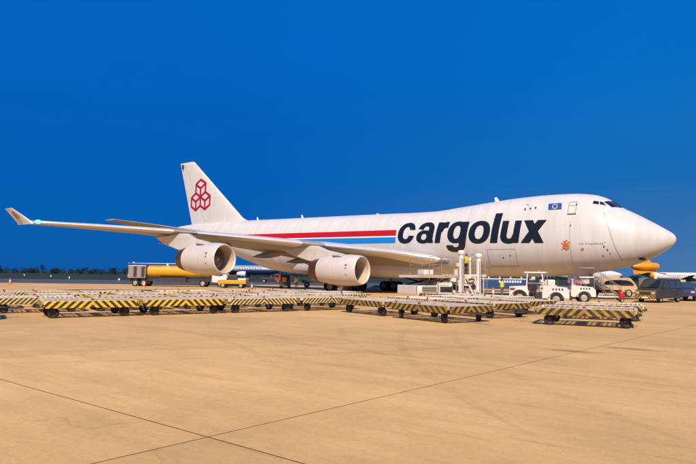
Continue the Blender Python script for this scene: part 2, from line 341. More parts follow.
def sdf_mesh(sdf, x0, x1, z0, z1, cell, mapping, name, material, parent):
    """area where sdf<0, meshed on a fine grid so that it can drape over a curved skin"""
    nx = max(2, int((x1-x0)/cell)); ny = max(2, int((z1-z0)/cell))
    X = np.linspace(x0, x1, nx+1); Z = np.linspace(z0, z1, ny+1); gx, gz = np.meshgrid(X, Z, indexing='ij'); D = sdf(gx, gz)
    vid = {}; vs = []; fs = []
    def vert(key, p):
        if key not in vid: vid[key] = len(vs); vs.append(mapping(*p))
        return vid[key]
    ins = D < 0
    for i in range(nx):
        for j in range(ny):
            cs = ((i, j), (i+1, j), (i+1, j+1), (i, j+1))
            q = [ins[c] for c in cs]
            if not any(q): continue
            poly = []
            for a in range(4):
                ca, cb = cs[a], cs[(a+1) % 4]
                if q[a]: poly.append(vert(ca, (X[ca[0]], Z[ca[1]])))
                if q[a] != q[(a+1) % 4]:
                    da, db = D[ca], D[cb]; t = da/(da-db); k = (min(ca, cb), max(ca, cb))
                    poly.append(vert(k, (X[ca[0]]+(X[cb[0]]-X[ca[0]])*t, Z[ca[1]]+(Z[cb[1]]-Z[ca[1]])*t)))
            if len(poly) >= 3: fs.append(tuple(poly))
    mb = MB(); mb.add(vs, fs); return mb.build(name, material, parent, smooth=True)
# signed fields
def f_ell(x, z, cx, cz, rx, rz_, p=2.25): return ((np.abs((x-cx)/rx)**p+np.abs((z-cz)/rz_)**p)**(1/p)-1)*min(rx, rz_)
def f_ring(x, z, cx, cz, rx, rz_, tx, tz): return np.maximum(f_ell(x, z, cx, cz, rx, rz_), -f_ell(x, z, cx, cz, rx-tx, rz_-tz))
def f_box(x, z, x0, x1, z0, z1): return np.maximum(np.maximum(x0-x, x-x1), np.maximum(z0-z, z-z1))
def f_seg(x, z, a, b, w):
    ax, az = a; bx, bz = b; dx, dz = bx-ax, bz-az; t = np.clip(((x-ax)*dx+(z-az)*dz)/(dx*dx+dz*dz), 0, 1)
    return np.hypot(x-ax-t*dx, z-az-t*dz)-w/2
def f_para(x, z, xb, xt, w): c = xb+(xt-xb)*z; return np.maximum(np.abs(x-c)-w/2, np.maximum(-z, z-1))
U = lambda *a: np.minimum.reduce(a)
I = lambda *a: np.maximum.reduce(a)

# ------------------------------------------------------------------ ground
def structure(o): o['kind'] = 'structure'; return o
def sheet(name, pts, z, m):
    mb = MB(); mb.add([(x, y, z) for x, y in pts], [tuple(range(len(pts)))]); return structure(mb.build(name, m))
def quad_rd(r0, r1, d0, d1): return [spot(r, d)[:2] for r, d in ((r0, d0), (r1, d0), (r1, d1), (r0, d1))]
sheet('ground', [(-6000, -6000), (6000, -6000), (6000, 6000), (-6000, 6000)], -.10, 'grass')
apron = sheet('apron', quad_rd(-400, 400, -60, 92), -.030, 'concrete')
sheet('taxiway', quad_rd(-1500, 1500, 92.3, 142), -.06, 'asphalt')
SK = .133; SW = 8.4
joint_y = [57.1, 49.85, 42.6, 37.5, 30.25, 23.0, 15.75, 8.5, 1.25, -6.0, -13.25, -20.5]
def bx_(k, y): return -.2+SW*k+SK*(y-49.86)
jb = MB(); jb.add([(bx_(-8, 57.1)+.1, 57.0, 0), (bx_(9, 57.1)-.1, 57.0, 0), (bx_(9, -20.5)-.1, -20.4, 0), (bx_(-8, -20.5)+.1, -20.4, 0)], [(0, 1, 2, 3)])
jb.build('joint_sealant', 'sealant', apron, loc=(0, 0, -.0022))
slab_meshes = {}
for r in range(len(joint_y)-1):
    ya, yb = joint_y[r], joint_y[r+1]; h = round(ya-yb, 2)
    if h not in slab_meshes:
        g = .0115; sk = SK*h
        mb = MB(); top = [(g, -g), (SW-g, -g), (SW-g-sk, -h+g), (g-sk, -h+g)]
        c = .002; tp = [(g+c, -g-c), (SW-g-c, -g-c), (SW-g-sk-c, -h+g+c), (g-sk+c, -h+g+c)]
        vs = [(x, y, -.02) for x, y in top]+[(x, y, -.001) for x, y in top]+[(x, y, 0) for x, y in tp]
        mb.add(vs, [(0, 1, 5, 4), (1, 2, 6, 5), (2, 3, 7, 6), (3, 0, 4, 7), (4, 5, 9, 8), (5, 6, 10, 9), (6, 7, 11, 10), (7, 4, 8, 11), (8, 9, 10, 11)])
        slab_meshes[h] = mb.data('slab', 'concrete')
    for k in range(-8, 9): link('slab', slab_meshes[h], apron, (bx_(k, ya), ya, 0))

# tyre-scuff and oil stains on the concrete
def stain_mat():
    m = bpy.data.materials.new('oil_stain'); m.use_nodes = True; t = m.node_tree; L = t.links; b = t.nodes['Principled BSDF']; b.inputs['Base Color'].default_value = (.09, .05, .025, 1); b.inputs['Roughness'].default_value = .6
    tcn = t.nodes.new('ShaderNodeTexCoord'); n = t.nodes.new('ShaderNodeTexNoise'); n.inputs['Scale'].default_value = 2.2; n.inputs['Detail'].default_value = 6; L.new(tcn.outputs['Object'], n.inputs['Vector'])
    gr = t.nodes.new('ShaderNodeTexGradient'); gr.gradient_type = 'SPHERICAL'; mpn = t.nodes.new('ShaderNodeMapping'); mpn.inputs['Scale'].default_value = (.62, 2.2, 1); L.new(tcn.outputs['Object'], mpn.inputs[0]); L.new(mpn.outputs[0], gr.inputs[0])
    mu = t.nodes.new('ShaderNodeMath'); mu.operation = 'MULTIPLY'; L.new(n.outputs[0], mu.inputs[0]); L.new(gr.outputs[1], mu.inputs[1])
    r = t.nodes.new('ShaderNodeMapRange'); r.inputs[1].default_value = .05; r.inputs[2].default_value = .5; r.inputs[4].default_value = .38; L.new(mu.outputs[0], r.inputs[0]); L.new(r.outputs[0], b.inputs['Alpha'])
    MATS['oil_stain'] = m
stain_mat()
for (x, y, rz, s) in ((-2.7, 37.3, .08, .75), (-1.5, 38.9, .1, .6)):
    n = 20; mb = MB(); mb.add([(1.5*math.cos(2*math.pi*k/n), .42*math.sin(2*math.pi*k/n), 0) for k in range(n)], [tuple(range(n))])
    o = mb.build('stain', 'oil_stain', apron, loc=(x, y, .004)); o.rotation_euler = (0, 0, rz); o.scale = (s, s, 1)

def tyre_mat():
    m = bpy.data.materials.new('tyre_scuff'); m.use_nodes = True; t = m.node_tree; L = t.links; b = t.nodes['Principled BSDF']; b.inputs['Base Color'].default_value = (.10, .06, .03, 1); b.inputs['Roughness'].default_value = .8
    g = t.nodes.new('ShaderNodeNewGeometry'); n = t.nodes.new('ShaderNodeTexNoise'); n.inputs['Scale'].default_value = 1.7; n.inputs['Detail'].default_value = 9; n.inputs['Roughness'].default_value = .75; L.new(g.outputs['Position'], n.inputs['Vector'])
    r = t.nodes.new('ShaderNodeMapRange'); r.inputs[1].default_value = .40; r.inputs[2].default_value = .75; r.inputs[4].default_value = .12; L.new(n.outputs[0], r.inputs[0]); L.new(r.outputs[0], b.inputs['Alpha']); MATS['tyre_scuff'] = m
tyre_mat()
for (cx, cy, rad, a0, a1, w) in ((14, 61, 19, -2.25, -1.55, .24), (14, 61, 20.7, -2.2, -1.5, .24), (-22, 25, 27.5, .35, .95, .22), (-22, 25, 29.2, .3, .9, .22), (-6, 30, 15, .5, 1.25, .2), (40, 20, 42, 2.35, 2.75, .25), (40, 20, 43.8, 2.3, 2.7, .25)):
    vs = []; n = 40
    for k in range(n+1):
        a = a0+(a1-a0)*k/n; ww = w*min(1, 6*min(k, n-k)/n)
        for q in (-ww/2, ww/2): vs.append((cx+(rad+q)*math.cos(a), cy+(rad+q)*math.sin(a), 0))
    mb = MB(); mb.add(vs, [(2*i, 2*i+1, 2*i+3, 2*i+2) for i in range(n)]); mb.build('tyre_mark', 'tyre_scuff', apron, loc=(0, 0, .003))

# ------------------------------------------------------------------ the freighter (x = metres aft of the nose, y = towards its right wing)
AC = thing('cargo_aircraft', 'huge white four engined cargo jet with dark cargolux lettering along its fuselage', 'cargo aircraft')
X0 = -.15
def tab(xs, ys):
    f = pchip([math.sqrt(x-X0) for x in xs], ys); return lambda x: f(math.sqrt(max(x-X0, 0)))
f_top = tab([-.15, .06, .6, 1.64, 2.74, 3.86, 4.63, 5.42, 6.42, 8.1, 10.3, 13.2, 15.3, 18.5, 20.3, 22, 24.5, 28.5, 37.3, 44, 52.6, 58, 63, 67, 69.4],
            [5.29, 5.76, 6.17, 6.87, 7.56, 8.21, 8.83, 9.29, 9.60, 9.80, 9.85, 9.76, 9.60, 9.29, 9.13, 8.97, 8.96, 9.05, 9.18, 9.28, 9.42, 9.46, 9.42, 9.22, 8.9])
f_bot = tab([-.15, .01, .46, 1.73, 2.67, 3.63, 5.35, 7.8, 10.4, 14, 19, 22, 28, 36, 40, 43.5, 46.6, 50.4, 54.07, 58, 62, 66, 69.4],
            [5.29, 4.89, 4.46, 3.66, 3.25, 2.94, 2.55, 2.22, 2.03, 1.95, 1.93, 1.82, 1.75, 1.8, 1.95, 2.12, 2.49, 3.44, 4.52, 5.55, 6.6, 7.6, 8.35])
f_wid = tab([-.15, .05, .5, 1.0, 2, 3, 4, 5, 6, 8, 10, 44, 50, 55, 60, 65, 69.4], [0, .42, .95, 1.28, 1.83, 2.27, 2.6, 2.85, 3.02, 3.2, 3.25, 3.25, 3.08, 2.62, 1.98, 1.15, .3])
f_mid = tab([-.15, 1, 4, 10, 24, 44, 50, 55, 60, 65, 69.4], [5.29, 5.25, 5.3, 5.35, 5.6, 5.9, 6.2, 6.75, 7.4, 8.05, 8.62])
def sec(x, th):   # th from the keel (0) over the right side (pi/2) to the crown (pi)
    w, zc = f_wid(x), f_mid(x); s, c = math.sin(th), -math.cos(th)
    return Vector((x, w*s, zc+(f_top(x)-zc)*c if c > 0 else zc+(zc-f_bot(x))*c))
def skin_th(x, z):
    zc = f_mid(x); c = (z-zc)/(f_top(x)-zc) if z > zc else (z-zc)/(zc-f_bot(x))
    return math.acos(-max(-.9999, min(.9999, c)))
def drape_th(x, th, off):
    p = sec(x, th); a = sec(x+.02, th)-sec(x-.02 if x > .2 else x, th); b = sec(x, th+.01)-sec(x, th-.01)
    n = b.cross(a)
    if n.length < 1e-9: n = Vector((0, 1, 0))
    n.normalize()
    if n.dot(p-Vector((x, 0, f_mid(x)))) < 0: n = -n
    return p+n*off
def drape(x, z, off=.018): return drape_th(x, skin_th(x, z), off)[:]
XS = [X0+.9*(i/14)**2 for i in range(15)]+[.75+i*.35 for i in range(1, 28)]+[10.2+i*1.0 for i in range(1, 33)]+[42.2+i*.8 for i in range(1, 34)]+[69.2, 69.4]
NT = 96
mb = MB(); mb.loft([[sec(x, 2*math.pi*k/NT)[:] for k in range(NT)] for x in XS])
fus = mb.build('fuselage', 'paint', AC, smooth=True)
# belly fairing between the wings
mb = MB(); rings = []
for x, hw, zb in ((17.0, .5, 2.25), (20, 1.5, 1.98), (23, 2.6, 1.76), (26, 3.3, 1.62), (31, 3.6, 1.58), (37, 3.4, 1.66), (40.5, 2.4, 1.9), (44.5, .8, 2.5)):
    rings.append([(x, hw*math.sin(t)*(abs(math.sin(t))**-.35 if abs(math.sin(t)) > 1e-3 else 1), 3.6-(3.6-zb)*max(0, math.cos(t))**.45 if math.cos(t) > 0 else 3.6-.3*math.cos(t)) for t in [2*math.pi*k/40 for k in range(40)]])
mb.loft(rings); mb.build('belly_fairing', 'paint', AC, smooth=True)

# flight-deck windows
def pane(cs, name='cockpit_window'):
    n = 7
    for sg in (1, -1):
        vs = []
        for i in range(n):
            for j in range(n):
                a, b = i/(n-1), j/(n-1)
                x = (cs[0][0]*(1-a)+cs[1][0]*a)*(1-b)+(cs[3][0]*(1-a)+cs[2][0]*a)*b
                t = (cs[0][1]*(1-a)+cs[1][1]*a)*(1-b)+(cs[3][1]*(1-a)+cs[2][1]*a)*b
                p = drape_th(x, math.pi-R(t), .016); vs.append((p.x, sg*p.y, p.z))
        fs = [(i*n+j, (i+1)*n+j, (i+1)*n+j+1, i*n+j+1) for i in range(n-1) for j in range(n-1)]
        m2 = MB(); m2.add(vs, fs); m2.build(name, 'glass_dark', fus, smooth=True)
pane([(3.82, 1.2), (4.62, 1.2), (4.80, 16.5), (3.98, 19)])
pane([(4.02, 20.5), (4.84, 18), (5.2, 29.5), (4.52, 34.5)])
pane([(4.95, 36.5), (5.28, 31), (5.50, 31.5), (5.42, 38.5)]); pane([(5.50, 39), (5.58, 32), (5.98, 33), (6.02, 40)])

# lettering
SH = .13
def g_c(x, z): return I(f_ring(x, z, .45, .5, .45, .53, .285, .225), -f_box(x, z, .52, 2, .365+0*x, .65))
def g_a(x, z):
    arch = I(f_ring(x, z, .45, .62, .43, .41, .285, .21), .64-z); arch = I(arch, -f_box(x, z, -1, .2, 0, .675))
    stem = f_box(x, z, .575, .88, .03, .66); foot = f_box(x, z, .64, .92, 0., .13)
    bowl = I(f_ring(x, z, .40, .30, .40, .325, .265, .175), x-.72)
    return U(arch, stem, foot, bowl)
def g_r(x, z): return U(f_box(x, z, 0, .31, 0, 1.01), I(f_ring(x, z, .56, .50, .48, .53, .29, .30), .52-z, x-.63))
def g_g(x, z):
    bowl = I(f_ring(x, z, .42, .51, .42, .52, .275, .21), x-.75)
    return U(bowl, f_box(x, z, .575, .88, -.12, 1.01), I(f_ring(x, z, .45, -.08, .43, .34, .30, .23), z+.10))
def g_o(x, z): return f_ring(x, z, .47, .5, .47, .53, .285, .215)
def g_l(x, z): return f_box(x, z, 0, .31, 0, 1.37)
def g_u(x, z): return U(f_box(x, z, 0, .29, .34, 1.0), f_box(x, z, .56, .85, 0, 1.0), I(f_ring(x, z, .41, .36, .41, .39, .29, .225), z-.37, x-.75))
def g_x(x, z): return U(f_para(x, z, .17, .78, .40), f_para(x, z, .80, .17, .40))
XH = 2.14
def base_z(x): return 5.42+.0243*(x-25.5)
letters = [(g_c, 25.57, 23.36, 0, .90), (g_a, 23.24, 21.06, 0, .92), (g_r, 21.02, 19.62, 0, .63), (g_g, 19.72, 17.46, 0, .87), (g_o, 17.42, 15.08, 0, .94), (g_l, 15.08, 14.14, 0, .31), (g_u, 14.14, 12.14, 0, .85), (g_x, 12.10, 9.80, -.03, 1.0)]
for fn, xa, xb, g0, g1 in letters:
    low = -.45 if fn is g_g else -.05; high = 1.42 if fn is g_l else 1.06
    z_lo = -.42 if fn is g_g else 0; z_hi = 1.37 if fn is g_l else 1.0
    # bounds of the slanted glyph: width + slant over its height
    wid = g1-g0; span = (xa-xb)/XH
    kx = max(.5, (span-.55*SH*(z_hi-max(z_lo, 0)))/wid)
    def sd(t, z, fn=fn, kx=kx, g0=g0): return fn((t-SH*z)/kx+g0, z)
    def mapg(t, z, xa=xa): x = xa-t*XH; return drape(x, base_z(x)+z*XH)
    sdf_mesh(sd, -.12, span+.15, low, high, .022, mapg, 'letter', 'navy_letters', AC)

# cheat-line stripes
def strip(name, m, x0, x1, za, zb, slope):
    vs = []; n = int((x1-x0)/.5); k = 6
    for i in range(n+1):
        x = x0+(x1-x0)*i/n
        for j in range(k+1): vs.append(drape(x, za+(zb-za)*j/k+slope*(x-25.6), .016))
    fs = [(i*(k+1)+j, (i+1)*(k+1)+j, (i+1)*(k+1)+j+1, i*(k+1)+j+1) for i in range(n) for j in range(k)]
    m2 = MB(); m2.add(vs, fs); m2.build(name, m, AC, smooth=True)
strip('red_stripe', 'livery_red', 25.7, 57, 6.22, 6.86, .012); strip('blue_stripe', 'livery_blue', 25.7, 55, 5.42, 6.06, .012)
strip('white_stripe', 'white_clean', 25.7, 57, 6.07, 6.21, .012)

# doors, seams and small marks on the skin
def seam(pts, w, m='seam', name='seam', sd=1):
    vs = []; fs = []; P = []
    for i in range(len(pts)-1):
        (xa, za), (xb, zb) = pts[i], pts[i+1]; n = max(2, int(math.hypot(xb-xa, zb-za)/.12))
        P += [(xa+(xb-xa)*k/n, za+(zb-za)*k/n) for k in range(n)]
    P.append(pts[-1])
    for i, (x, z) in enumerate(P):
        a, b = P[max(i-1, 0)], P[min(i+1, len(P)-1)]; dx, dz = b[0]-a[0], b[1]-a[1]; l = math.hypot(dx, dz) or 1
        for s in (-1, 1):
            p = drape(x-dz/l*w/2*s, z+dx/l*w/2*s, .014); vs.append((p[0], sd*p[1], p[2]))
    fs = [(2*i, 2*i+2, 2*i+3, 2*i+1) for i in range(len(P)-1)]
    m2 = MB(); m2.add(vs, fs); return m2.build(name, m, fus)
def rect(x0, x1, z0, z1, w=.035, m='seam', name='door_outline'):
    for a, b in (((x0, z0), (x1, z0)), ((x1, z0+w), (x1, z1-w)), ((x1, z1), (x0, z1)), ((x0, z1-w), (x0, z0+w))): seam([a, b], w, m, name)
rect(7.30, 7.95, 7.66, 8.78, .045); seam([(7.25, 7.60), (8.0, 7.60)], .10, 'dark_mark', 'door_sill'); seam([(7.34, 8.42), (7.92, 8.42)], .035)
rect(12.6, 15.4, 2.95, 4.55, .03); rect(44.5, 47.2, 3.7, 5.2, .03)
seam([(5.05, 7.7), (4.72, 6.6), (4.42, 5.5), (4.1, 4.4), (3.75, 3.4)], .03)
seam([(7.7, 6.9), (7.7, 3.2)], .02); seam([(17.5, 8.8), (17.5, 3.0)], .015)
for (x, z, a, b) in ((7.65, 6.55, .10, .18), (5.0, 4.62, .10, .2), (4.75, 4.35, .10, .2), (4.6, 4.05, .08, .14), (5.15, 3.85, .12, .10), (4.9, 5.0, .1, .06), (13.9, 3.75, .14, .14), (13.2, 3.95, .12, .14), (17.0, 4.1, .1, .1), (2.35, 3.62, .5, .22), (11.9, 8.33, .17, .22), (11.4, 8.37, .17, .22), (10.92, 8.41, .17, .22), (7.32, 8.52, .14, .16), (11.75, 8.78, .3, .05)):
    sdf_mesh(lambda X, Z, a=a, b=b: f_ell(X, Z, 0, 0, a/2, b/2), -a/2-.02, a/2+.02, -b/2-.02, b/2+.02, .02, lambda X, Z, x=x, z=z: drape(x+X, z+Z, .016), 'skin_port', 'dark_mark', fus)
# blue flag with a ring of stars
sdf_mesh(lambda X, Z: f_box(X, Z, 0, 1.18, 0, .64), -.05, 1.25, -.05, .7, .05, lambda X, Z: drape(9.72-X+.12*Z, 8.11+Z), 'flag', 'flag_blue', AC)
for k in range(12):
    a = 2*math.pi*k/12; cx, cz = .59+.21*math.cos(a), .32+.21*math.sin(a)
    sdf_mesh(lambda X, Z: f_ell(X, Z, 0, 0, .045, .045), -.06, .06, -.06, .06, .02, lambda X, Z, cx=cx, cz=cz: drape(9.72-cx-X+.12*(cz+Z), 8.11+cz+Z, .026), 'flag_star', 'star_yellow', AC)
# orange curling emblem
def f_emb(X, Z):
    d = I(f_ell(X, Z, -.02, -.1, .30, .30, 2), -f_ell(X, Z, .06, -.13, .15, .13, 2), -f_ell(X, Z, .3, -.02, .12, .07, 2))
    for a, b, w in (((-.22, .05), (-.38, .22), .09), ((-.1, .15), (-.14, .34), .16), ((-.12, .3), (.06, .44), .13), ((.05, .12), (.2, .3), .1), ((.2, .3), (.34, .22), .07), ((-.2, -.1), (.1, -.02), .11), ((.05, -.2), (.18, -.02), .09), ((-.3, -.25), (-.4, -.4), .06)): d = U(d, f_seg(X, Z, a, b, w))
    return d
sdf_mesh(f_emb, -.45, .45, -.5, .55, .02, lambda X, Z: drape(8.02-X, 4.78+Z), 'emblem', 'orange_mark', AC)
sdf_mesh(lambda X, Z: U(f_ell(X, Z, 0, 0, .13, .09, 2), f_seg(X, Z, (-.1, -.1), (.05, .1), .08)), -.25, .25, -.25, .25, .025, lambda X, Z: drape(6.72-X, 4.42+Z), 'small_emblem', 'orange_mark', AC)
def text_on_skin(txt, x, z, size, m, name):
    cu_ = bpy.data.curves.new('text', 'FONT'); cu_.body = txt; cu_.size = size; cu_.resolution_u = 2
    o = bpy.data.objects.new('text', cu_); COL.objects.link(o)
    dg = bpy.context.evaluated_depsgraph_get(); me = bpy.data.meshes.new_from_object(o.evaluated_get(dg)); bpy.data.objects.remove(o)
    for v in me.vertices: v.co = drape(x-v.co.x, z+v.co.y)
    me.materials.clear(); me.materials.append(MATS[m]); return link(name, me, AC)
text_on_skin('City of Luxembourg', 6.95, 4.84, .235, 'seam', 'name_lettering')

# wings
def foil(n=18, t=.1, camber=.012):
    up_, lo = [], []
    for i in range(n+1):
        c = .5*(1-math.cos(math.pi*i/n)); yt = 5*t*(.2969*math.sqrt(c)-.126*c-.3516*c*c+.2843*c**3-.1015*c**4); yc = camber*math.sin(math.pi*c)
        up_.append((c, yc+yt)); lo.append((c, yc-yt*.92))
    return up_[::-1]+lo[1:-1]+[(1.0, -.0015)]
WS = [(0, 16.5, 3.3, 20.5, .11, 2), (3.2, 20.2, 3.6, 17.6, .082, 2), (5.3, 23.9, 4.25, 14.2, .09, 1.8), (10.5, 28.9, 4.82, 11.2, .105, 1.2), (12.5, 30.7, 5.02, 10., .10, 1), (16.4, 34.3, 5.43, 8.6, .095, .5), (21.3, 38.95, 5.9, 6.9, .09, 0), (26.5, 43.7, 6.22, 5.3, .085, -.5), (30.4, 47.4, 6.43, 4., .08, -1)]
def wing_at(y):
    ys = [w[0] for w in WS]; return [float(np.interp(y, ys, [w[k] for w in WS])) for k in range(1, 6)]
def wing_ring(y, sg):
    x, z, c, t, inc = wing_at(y); a = R(inc)
    return [(x+p*c*math.cos(a)+q*c*math.sin(a), sg*y, z-p*c*math.sin(a)+q*c*math.cos(a)) for p, q in foil(18, t)]
yst = [0, 1.5, 3.2, 4.2, 5.3, 7, 9, 10.5, 12.5, 14.5, 16.4, 19, 21.3, 24, 26.5, 28.5, 30.4]
for sg in (1, -1):
    rings = [wing_ring(y, sg) for y in yst]; n = len(rings[0])
    mb = MB(); mb.loft(rings); w = mb.build('wing', ['paint_grey'], AC, smooth=True)
    # polished slats along the leading edge, 4 mm proud
    for ya, yb in ((3.3, 10.9), (12.6, 20.0), (21.6, 30.2)):
        rr = []
        for k in range(9):
            y = ya+(yb-ya)*k/8; ring = wing_ring(y, sg); x, z, c, t, inc = wing_at(y); cen = Vector((x+.2*c, sg*y, z-.003*c)); sub = ring[14:23]
            rr.append([tuple(cen+(Vector(p)-cen)*(1+.012/max(.3, (Vector(p)-cen).length))) for p in sub])
        m2 = MB(); m2.loft(rr, cap=False, closed=False); m2.build('leading_edge_slat', 'lead_metal', w, smooth=True)
    # flap-track fairings
    for y, L_ in ((6.4, 5.6), (10.0, 5.2), (15.0, 4.2), (19.2, 3.6)):
        x, z, c, t, inc = wing_at(y); xs, zc = x+c*.60, z-c*.62*math.sin(R(inc))-.35
        m2 = MB(); pr = [(0, .02), (.08, .13), (.22, .24), (.45, .30), (.7, .24), (.9, .10), (1, .02)]
        m2.loft([[(xs+a*L_, sg*y+r*math.cos(q)*.8, zc+r*math.sin(q)*1.35-.08*a*L_+.02) for q in [2*math.pi*k/14 for k in range(14)]] for a, r in pr]); m2.build('flap_track_fairing', 'paint_grey', w, smooth=True)
    # flap hinge lines under the wing
    for ya, yb in ((4.2, 10.8), (12.6, 20.4)):
        vs = []
        for k in range(9):
            y = ya+(yb-ya)*k/8; x, z, c, t, inc = wing_at(y)
            for p in (.715, .725):
                yt = 5*t*(.2969*math.sqrt(p)-.126*p-.3516*p*p+.2843*p**3-.1015*p**4)*.92-.012*math.sin(math.pi*p)
                vs.append((x+p*c, sg*y, z-p*c*math.sin(R(inc))-yt*c-.012))
        m2 = MB(); m2.add(vs, [(2*i, 2*i+1, 2*i+3, 2*i+2) for i in range(8)]); m2.build('flap_gap', 'seam', w)
    # winglet
    secs = [((48.2, 30.36, 6.36), 3.25), ((48.55, 30.46, 6.55), 2.95), ((49.5, 30.85, 7.15), 2.3), ((50.75, 31.32, 7.86), 1.45)]
    nrm = Vector((0, .88, -.42))
    m2 = MB(); m2.loft([[(p[0]+a*c, sg*(p[1]+nrm.y*b*c), p[2]+nrm.z*b*c) for a, b in foil(12, .07, 0)] for p, c in secs]); wl = m2.build('winglet', 'paint', AC, smooth=True)
    # nav light
    m2 = MB(); m2.ball((47.45, sg*30.36, 6.47), .23, 14, sc=(1.4, 1, .8)); m2.build('navigation_light', 'nav_light' if sg > 0 else 'lamp_red', AC, smooth=True)

nl = bpy.data.lights.new('navigation_lamp', 'POINT'); nl.energy = 110; nl.color = (.25, 1, .9); nl.shadow_soft_size = .15
no = bpy.data.objects.new('navigation_lamp', nl); COL.objects.link(no); no.location = (47.1, 30.75, 6.62); no.parent = AC
# red cube emblem (three isometric cubes)
def f_cubes(X, Z, s, w):
    d = None; q = math.sqrt(3)/2*s
    for cx, cz in ((-q, 0), (q, 0), (0, 1.5*s)):
        H = [(cx+s*math.sin(k*math.pi/3), cz+s*math.cos(k*math.pi/3)) for k in range(6)]
        segs = [(H[k], H[(k+1) % 6]) for k in range(6)]+[((cx, cz), H[1]), ((cx, cz), H[3]), ((cx, cz), H[5])]
        for a, b in segs:
            e_ = f_seg(X, Z, a, b, w); d = e_ if d is None else np.minimum(d, e_)
    return d
# fin
def fin_le(z): return 52.45+1.205*(z-9.38)-(1.9*max(0, (9.9-z)/.9)**2 if z < 9.9 else 0)
def fin_te(z): return 64.35+.335*(z-9.3)
def fin_half(x, z):
    a, b = fin_le(z), fin_te(z); c = min(max((x-a)/(b-a), 0.), 1.); t = .085
    return 5*t*(.2969*math.sqrt(c)-.126*c-.3516*c*c+.2843*c**3-.1036*c**4)*(b-a)*.9+.004
zs = [8.6, 9.0, 9.3, 9.6, 9.9, 10.5, 11.5, 13, 14.5, 16, 17.5, 18.6, 19.1, 19.25]
mb = MB(); rings = []
for z in zs:
    a, b = fin_le(z), fin_te(z); sh = 1 if z < 19.0 else (.8 if z < 19.2 else .35)
    ps = [.5*(1-math.cos(math.pi*i/16)) for i in range(17)]
    if z > 19.2: a += .25
    rings.append([(a+(b-a)*p, sh*fin_half(a+(b-a)*p, z), z) for p in ps]+[(a+(b-a)*p, -sh*fin_half(a+(b-a)*p, z), z) for p in ps[-2:0:-1]])
mb.loft(rings); fin = mb.build('tail_fin', 'paint', AC, smooth=True)
for sg in (1, -1):
    sdf_mesh(lambda X, Z: f_cubes(X, Z, 1.33, .36), -2.6, 2.6, -1.6, 3.6, .05, lambda X, Z, sg=sg: (62.25-sg*X, sg*(fin_half(62.25-sg*X, 12.85+Z)+.012), 12.85+Z), 'cube_emblem', 'logo_red', AC)
    m2 = MB(); vs = []
    for k in range(24):
        z = 9.6+(18.9-9.6)*k/23; a, b = fin_le(z), fin_te(z); x = a+(b-a)*.70
        for d in (0, .05): vs.append((x+d, sg*(fin_half(x+d, z)+.008), z))
    m2.add(vs, [(2*i, 2*i+1, 2*i+3, 2*i+2) for i in range(23)]); m2.build('rudder_gap', 'seam', fin)
    m2 = MB(); m2.box((66.7, sg*.12, 18.3), (66.95, sg*.30, 18.95)); m2.build('tail_marker', 'dark_mark', fin)
    # tailplane
    secs = [((56.5, .4, 7.55), 10.5, .09), ((59.2, 2.2, 7.9), 8.6, .085), ((63.5, 7.0, 8.75), 5.4, .08), ((67.2, 11.1, 9.38), 2.7, .075)]
    m2 = MB(); m2.loft([[(p[0]+a*c, sg*p[1], p[2]+b*c) for a, b in foil(14, t, 0)] for p, c, t in secs]); m2.build('tailplane', 'paint_grey', AC, smooth=True)
m2 = MB(); m2.lathe([(69.25, .30), (69.7, .26), (69.75, .0)], 16, M=Matrix.Translation((0, 0, 8.62))); m2.build('tail_exhaust', 'dark_metal', AC, smooth=True)
# winglet emblem on the outer face
sdf_mesh(lambda X, Z: f_cubes(X, Z, .20, .085), -.45, .45, -.28, .58, .02, lambda X, Z: (50.45-X+.9*Z, 30.86+.42*Z+.13, 7.05+Z), 'cube_emblem', 'logo_red', AC)
for (x, z, h, w_) in ((15.5, f_top(15.5), .45, .5), (41.8, f_top(41.8), .42, .35), (50.0, f_top(50), .4, .35), (30, f_top(30), .12, .5)):
    m2 = MB(); m2.prism([(x-w_/2, z-.05), (x+w_/2, z-.05), (x+w_/2+.1, z+h), (x+.1, z+h)], -.03, .03); m2.build('blade_antenna', 'white_clean', AC)

